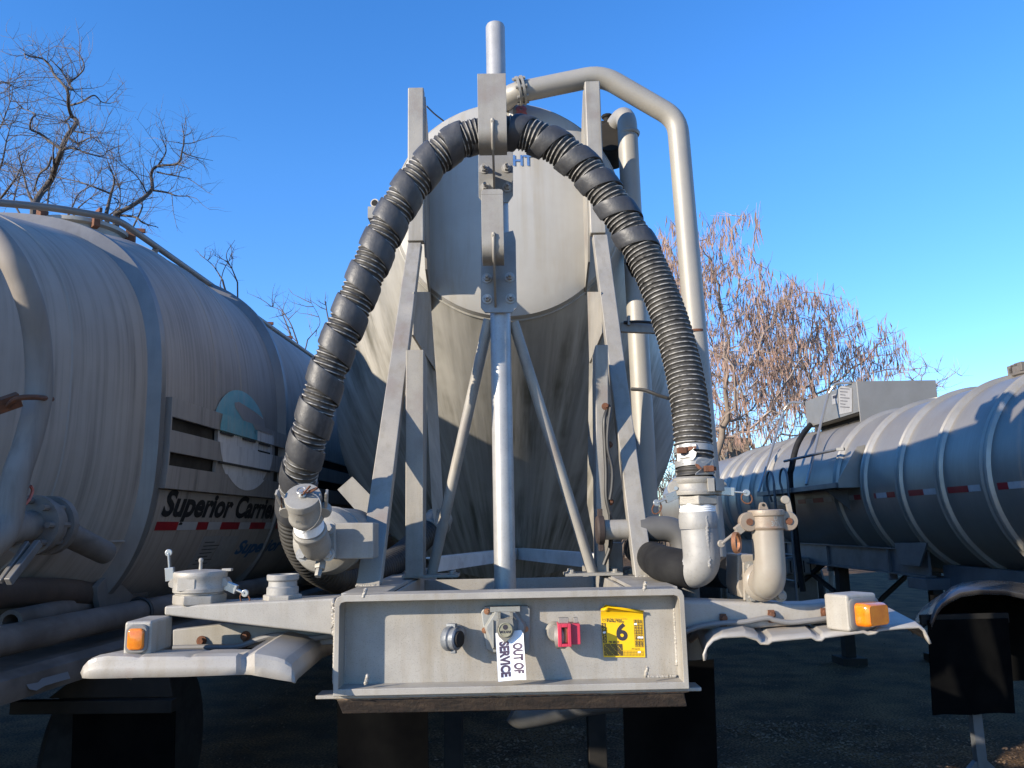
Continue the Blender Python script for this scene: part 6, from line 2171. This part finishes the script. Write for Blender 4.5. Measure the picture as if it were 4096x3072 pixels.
# ------------------------------------------------------------------ bare trees
M['bark'] = mat('dark_bark', (0.05, 0.04, 0.034), .85, .0, (0.085, 0.07, 0.06), 3, bump=.3, bump_scale=30)
M['twig'] = mat('twig_bark', (0.10, 0.082, 0.074), .85, .0, (0.17, 0.14, 0.125), 1.5, rough_var=0)
M['bark2'] = mat('warm_bark', (0.13, 0.098, 0.072), .85, .0, (0.20, 0.155, 0.115), 3, bump=.3, bump_scale=30)
M['twig2'] = mat('warm_twig', (0.22, 0.165, 0.13), .85, .0, (0.32, 0.25, 0.205), 1.5, rough_var=0)
M['pod'] = mat('dry_seed_pod', (0.26, 0.155, 0.115), .8, .0, (0.34, 0.23, 0.175), 2.0, rough_var=0)


def wander(rnd, p, d, L, n, bend, up=0.0):
    out = [p]
    for _ in range(n):
        d = (d + V((rnd.uniform(-1, 1), rnd.uniform(-1, 1), rnd.uniform(-1, 1))) * bend + V((0, 0, up))).normalized()
        p = p + d * (L / n)
        out.append(p)
    return out


def sprout(mb, rnd, path, r0, r1, level, dens, L, up, thin):
    """side shoots along a limb, then shoots on the shoots"""
    tot = sum((b - a).length for a, b in zip(path, path[1:]))
    cnt = int(tot * dens)
    for _ in range(cnt):
        i = rnd.randrange(len(path) - 1)
        f = rnd.random()
        p = path[i].lerp(path[i + 1], f)
        t = (path[i + 1] - path[i]).normalized()
        side = V((rnd.uniform(-1, 1), rnd.uniform(-1, 1), rnd.uniform(-.5, 1)))
        side = (side - t * side.dot(t))
        if side.length < .05: continue
        d = (t * rnd.uniform(.2, .9) + side.normalized() * rnd.uniform(.5, 1)).normalized()
        ll = L * rnd.uniform(.35, 1.1)
        w_ = wander(rnd, p, d, ll, 4 if level > 1 else 3, .34, up)
        ra = thin * (1.0 if level > 1 else .7)
        mb.tube(w_, [ra * (1 - .75 * k / (len(w_) - 1)) for k in range(len(w_))], 4 if level > 1 else 3, False)
        if level > 1: sprout(mb, rnd, w_, ra, ra * .3, level - 1, dens * 1.5, L * .52, up, thin * .62)


def limb_tree(name, label, group, Y, limbs, seed, dens, thin, root_to=None, L=.9, lev=2, mats=('bark', 'twig'), up=.05, jitter=.35):
    rnd = random.Random(seed)
    paths = []
    for (v, pts_, r0, r1) in limbs:
        y = Y
        r0, r1 = r0 * .58, r1 * .8
        P_ = []
        for k, (x, yy) in enumerate(pts_):
            P_.append(G.Y(v, x, yy, Y + jitter * math.sin(k * 1.3 + seed + pts_[0][0])))
        paths.append((spline(P_, 5), r0, r1))
    base = paths[0][0][0]
    foot = V((base.x + .15, base.y + .1, 0))
    tree = thing(name, foot, label, 'tree', group)
    trunk = MB()
    first = paths[0]
    tr = [foot, foot.lerp(base, .5) + V((.08, 0, 0)), base]
    trunk.tube(spline(tr, 6), [first[1] * (1.7 - .7 * k / 12) for k in range(13)], 10)
    for q in paths[1:]:                     # limbs that start near the top of the trunk join it
        if q[0][0].z < base.z + .4 and (q[0][0] - base).length > .15:
            trunk.tube(spline([foot.lerp(base, .55), foot.lerp(base, .8).lerp(q[0][0], .4), q[0][0]], 6), [q[1] * 1.25] * 13, 8)
    trunk.build('trunk', M[mats[0]], tree)
    br = MB()
    tw = MB()
    for P_, r0, r1 in paths:
        m = len(P_)
        br.tube(P_, [r0 + (r1 - r0) * k / (m - 1) for k in range(m)], 7)
        sprout(tw, rnd, P_, r0, r1, lev, dens, L, up, thin)
    br.build('limb', M[mats[0]], tree, 0, 60)
    tw.build('crown', M[mats[1]], tree, 0, 60)
    return tree


T1 = [('t', [(300, 1490), (355, 1390), (450, 1265), (485, 1160), (545, 1000), (590, 880), (680, 750), (632, 690), (605, 600), (592, 460), (480, 330), (450, 260), (380, 190), (270, 170), (215, 140)], .115, .012),
      ('t', [(545, 990), (440, 920), (350, 850), (270, 810), (280, 720), (312, 680), (230, 640), (150, 620)], .055, .008),
      ('t', [(560, 990), (650, 980), (760, 1020), (900, 1050), (955, 1000)], .045, .008),
      ('t', [(610, 890), (690, 935), (790, 890), (920, 890)], .045, .008),
      ('t', [(605, 605), (720, 572), (830, 512), (900, 570), (970, 585)], .04, .008),
      ('t', [(595, 450), (645, 460), (612, 405), (690, 340), (745, 262), (705, 150), (640, 85)], .045, .008),
      ('t', [(610, 405), (540, 290), (440, 190)], .035, .008),
      ('t', [(620, 830), (605, 770), (580, 745), (620, 705)], .035, .02),
      ('t', [(660, 830), (760, 850), (860, 880)], .03, .006),
      ('t', [(480, 1170), (470, 1000), (480, 900)], .04, .008),
      ('t', [(300, 1480), (250, 1370), (205, 1200), (160, 1010)], .055, .01),
      ('t', [(455, 1060), (420, 1150), (345, 1215), (300, 1360)], .04, .02)]
limb_tree('bare_tree', 'tall bare tree with a crooked leaning trunk behind the left trailer', 'bare trees on the left', 15.0, T1, 1, 5.5, .009, L=.95)
T2 = [('t', [(1020, 1562), (1180, 1482), (1340, 1350), (1338, 1210), (1390, 1140), (1570, 1115), (1612, 1000), (1630, 900), (1610, 760)], .085, .010),
      ('t', [(940, 1560), (978, 1400), (1012, 1265), (965, 1130)], .07, .012),
      ('t', [(975, 1380), (850, 1330), (690, 1275), (490, 1235)], .04, .01),
      ('t', [(1390, 1190), (1500, 1215), (1695, 1250)], .035, .006),
      ('t', [(1345, 1350), (1480, 1372), (1560, 1400), (1680, 1405)], .045, .008),
      ('t', [(1295, 1370), (1220, 1240), (1040, 1070)], .03, .006),
      ('t', [(1570, 1120), (1705, 1170)], .025, .006),
      ('t', [(1395, 1138), (1470, 1000), (1415, 870)], .035, .006),
      ('t', [(1610, 1015), (1720, 1055), (1885, 1090)], .025, .005),
      ('t', [(1625, 940), (1735, 930)], .02, .005),
      ('t', [(1050, 1570), (1200, 1590), (1265, 1640), (1400, 1680)], .05, .01),
      ('t', [(1260, 1500), (1270, 1440), (1400, 1410)], .025, .006),
      ('t', [(1010, 1420), (1050, 1450), (1020, 1520)], .025, .008)]
limb_tree('bare_tree', 'spreading bare tree with limbs arching right over the left trailer', 'bare trees on the left', 16.0, T2, 2, 5.0, .009, L=.95)
T3 = [('t', [(-40, 1480), (100, 1300), (170, 1190), (235, 1000)], .06, .01),
      ('t', [(-60, 1300), (20, 1100), (60, 900), (120, 700)], .05, .008),
      ('t', [(-80, 900), (0, 800), (60, 650), (110, 520)], .045, .008),
      ('t', [(-90, 700), (-20, 420), (60, 400), (120, 425)], .04, .006),
      ('t', [(-60, 1500), (60, 1380), (160, 1420)], .04, .006)]
limb_tree('bare_tree', 'bare tree with fine pale twigs at the left edge of the photo', 'bare trees on the left', 19.0, T3, 5, 6.5, .012, L=1.3)
T4 = [('t', [(420, 1480), (440, 1330), (520, 1180), (600, 1050)], .04, .006),
      ('t', [(640, 1500), (700, 1380), (820, 1300), (900, 1160)], .04, .006),
      ('t', [(700, 1500), (800, 1420), (880, 1380)], .035, .006),
      ('t', [(120, 1450), (170, 1250), (230, 1080)], .04, .006),
      ('t', [(1060, 1500), (1060, 1330), (1000, 1140), (1020, 1020)], .03, .005)]
limb_tree('bare_tree', 'bushy bare tree with fine twigs low behind the two crooked trees', 'bare trees on the left', 21.0, T4, 6, 7.0, .011, L=1.2)
T5 = [('s', [(950, 1130), (930, 1080), (905, 1020), (940, 960)], .03, .005),
      ('s', [(890, 1120), (850, 1060), (800, 1020)], .03, .005),
      ('s', [(880, 1140), (895, 1080), (920, 1040), (948, 1030)], .02, .004)]
limb_tree('bare_tree', 'small bare sapling rising over the back slope of the left trailer', 'bare trees on the left', 17.0, T5, 7, 4.0, .010, L=.6)
T6 = [('s', [(1190, 1370), (1160, 1290), (1120, 1240), (1060, 1220)], .03, .005),
      ('s', [(1330, 1340), (1310, 1260), (1302, 1205)], .035, .012),
      ('s', [(1160, 1330), (1135, 1270), (1126, 1250)], .03, .01),
      ('s', [(1230, 1360), (1280, 1290), (1240, 1200)], .02, .004)]
limb_tree('bare_tree', 'thin bare tree peeping out left of the arched hose', 'bare trees on the left', 17.0, T6, 8, 4.5, .010, L=.7)


def grown_tree(label, Y, base, outline, seed, npts, depth, group, r_tip=.0085, pods=0, dens=1.0, mats=('bark2', 'twig2'), kill=.33, step=.2):
    """space colonisation: limbs grow towards points spread through the crown's outline"""
    rs = np.random.RandomState(seed)
    rnd = random.Random(seed)
    O = [G.Y('d', x, y, Y) for x, y in outline]
    ox, oz = np.array([p.x for p in O]), np.array([p.z for p in O])
    def inside(x, z):
        c = False
        j = len(ox) - 1
        for i in range(len(ox)):
            if (oz[i] > z) != (oz[j] > z) and x < (ox[j] - ox[i]) * (z - oz[i]) / (oz[j] - oz[i]) + ox[i]: c = not c
            j = i
        return c
    att = []
    while len(att) < npts:
        x, z = rs.uniform(ox.min(), ox.max()), rs.uniform(oz.min(), oz.max())
        if inside(x, z): att.append((x, Y + rs.normal() * depth, z))
    att = np.array(att)
    b = G.Y('d', base[0], base[1], Y)
    foot = np.array([b.x, Y, 0.0])
    nodes = [foot]
    par = [-1]
    z = 0
    while z < b.z:
        z += step
        nodes.append(foot + np.array([math.sin(z * 1.7 + seed) * .05, 0, z])); par.append(len(nodes) - 2)
    alive = np.ones(len(att), bool)
    for it in range(150):
        N = np.array(nodes)
        A = att[alive]
        if not len(A): break
        d = np.linalg.norm(A[:, None, :] - N[None], axis=2)
        near = d.argmin(1)
        grow = {}
        for a, ni in zip(A, near):
            v = a - N[ni]
            grow.setdefault(ni, np.zeros(3))
            grow[ni] += v / (np.linalg.norm(v) + 1e-9)
        added = 0
        for ni, g in grow.items():
            g = g / (np.linalg.norm(g) + 1e-9) + rs.normal(size=3) * .18
            g = g / np.linalg.norm(g)
            q = N[ni] + g * step
            if len(nodes) < 6000:
                nodes.append(q); par.append(int(ni)); added += 1
        N = np.array(nodes)
        d = np.linalg.norm(att[:, None, :] - N[None, -max(added, 1):], axis=2).min(1)
        alive &= d > kill
        if not added: break
    kids = [[] for _ in nodes]
    for i, p_ in enumerate(par):
        if p_ >= 0: kids[p_].append(i)
    rad = [0.0] * len(nodes)
    for i in range(len(nodes) - 1, -1, -1):
        rad[i] = r_tip if not kids[i] else sum(rad[k] ** 2.3 for k in kids[i]) ** (1 / 2.3)
    tree = thing('bare_tree', tuple(foot), label, 'tree', group)
    trunk, tw, pd = MB(), MB(), MB()
    done = set()
    def chain(i):
        c = [i]
        while kids[c[-1]]:
            c.append(max(kids[c[-1]], key=lambda k: rad[k]))
        return c
    stack = [0]
    P_ = [V(q) for q in nodes]
    while stack:
        s_ = stack.pop()
        c = chain(s_)
        pth = ([par[s_]] if par[s_] >= 0 else []) + c
        for i in c:
            for k in kids[i]:
                if k not in c: stack.append(k)
        if len(pth) < 2: continue
        rr = [min(rad[i], rad[s_]) for i in pth]
        (trunk if rad[s_] > .03 else tw).tube([P_[i] for i in pth], rr, 7 if rad[s_] > .03 else 4, False)
    tips = [i for i in range(len(nodes)) if rad[i] < r_tip * 2.2 and par[i] > 4]
    for i in tips:
        for _ in range(int(dens * 3.1 + rnd.random())):
            t = (P_[i] - P_[par[i]]).normalized()
            d = (t + V((rnd.uniform(-1, 1), rnd.uniform(-1, 1), rnd.uniform(-.6, 1))) * .9).normalized()
            w_ = wander(rnd, P_[i], d, rnd.uniform(.15, .5), 3, .3, .08)
            tw.tube(w_, [r_tip * .62, r_tip * .5, r_tip * .4, r_tip * .25], 3, False)
            if pods:
                for _ in range(pods if rnd.random() < .75 else 0):
                    q = w_[rnd.randrange(1, 4)]
                    ln = rnd.uniform(.16, .42)
                    sw = V((rnd.uniform(-.3, .3), rnd.uniform(-.3, .3), -1)).normalized()
                    wv = V((math.cos(rnd.random() * 6), math.sin(rnd.random() * 6), 0)) * rnd.uniform(.004, .009)
                    m0 = q + sw * ln * .5 + V((rnd.uniform(-.03, .03), 0, 0))
                    e0 = q + sw * ln
                    pd.add([q, m0 - wv, e0, m0 + wv], [(0, 1, 2), (0, 2, 3)])
    trunk.build('trunk', M[mats[0]], tree, 0, 60)
    tw.build('crown', M[mats[1]], tree, 0, 60)
    if pods: tag(pd.build('seed_pods', M['pod'], tree, 0, 0), kind='stuff')
    return tree


grp = 'trees hung with seed pods on the right'
grown_tree('tallest pod-hung tree, its trunk just right of the ribbed hose', 16.5, (1550, 1000), [(1425, 470), (1440, 450), (1470, 510), (1560, 490), (1600, 545), (1600, 590), (1640, 620), (1700, 640), (1720, 700), (1760, 760), (1700, 900), (1600, 960), (1520, 900), (1440, 620)], 11, 950, .7, grp, pods=3)
grown_tree('broad pod-hung tree standing behind the grey box of the right tanker', 17.5, (1770, 960), [(1640, 660), (1700, 615), (1740, 640), (1790, 660), (1860, 700), (1925, 760), (1915, 800), (1890, 830), (1800, 880), (1660, 880), (1600, 760)], 12, 900, .7, grp, pods=3)
grown_tree('low tangled tree filling the gap below the pod-hung crowns', 19.5, (1650, 1050), [(1480, 740), (1560, 700), (1660, 780), (1740, 830), (1750, 990), (1660, 1000), (1540, 990), (1480, 940)], 13, 750, .8, grp, pods=1)
grown_tree('sparse bare treetop poking above the far end of the right tanker', 21.0, (1960, 950), [(1900, 800), (1950, 765), (1990, 790), (2050, 815), (2060, 850), (1960, 860)], 14, 160, .6, 'bare trees on the right', pods=0, dens=1.0)
grown_tree('bare tree half hidden behind the tall vent pipe', 18.5, (1460, 1000), [(1415, 540), (1440, 490), (1500, 560), (1530, 700), (1520, 900), (1430, 900)], 15, 420, .6, 'bare trees on the right', pods=2)

# ------------------------------------------------------------------ wood along the far edge of the yard
rnd = random.Random(21)
M['wood'] = mat('winter_wood', (0.075, 0.058, 0.046), .9, .0, (0.13, 0.10, 0.078), .3, rough_var=0)
mb = MB()
for k in range(2600):
    x, y = rnd.uniform(-55, 70), rnd.uniform(38, 58)
    hgt = rnd.uniform(1.2, 4.2) * (1 + .25 * math.sin(x * .23) + .2 * math.sin(x * .61 + 1))
    r_ = rnd.uniform(.03, .10)
    p_ = V((x, y, -.02))
    P_ = wander(rnd, p_, V((rnd.uniform(-.25, .25), 0, 1)), hgt, 4, .18, .1)
    mb.tube(P_, [r_, r_ * .8, r_ * .6, r_ * .4, r_ * .15], 3, False)
    for _ in range(7):
        q = P_[rnd.randrange(1, 5)]
        W_ = wander(rnd, q, V((rnd.uniform(-1, 1), rnd.uniform(-.5, .5), rnd.uniform(.1, 1))).normalized(), hgt * .4, 2, .3, .05)
        mb.tube(W_, [r_ * .4, r_ * .25, r_ * .1], 3, False)
tag(mb.build('distant_wood', M['wood'], None, 0, 0), 'thicket of bare brown stems far behind the trailers', 'wood', kind='stuff')
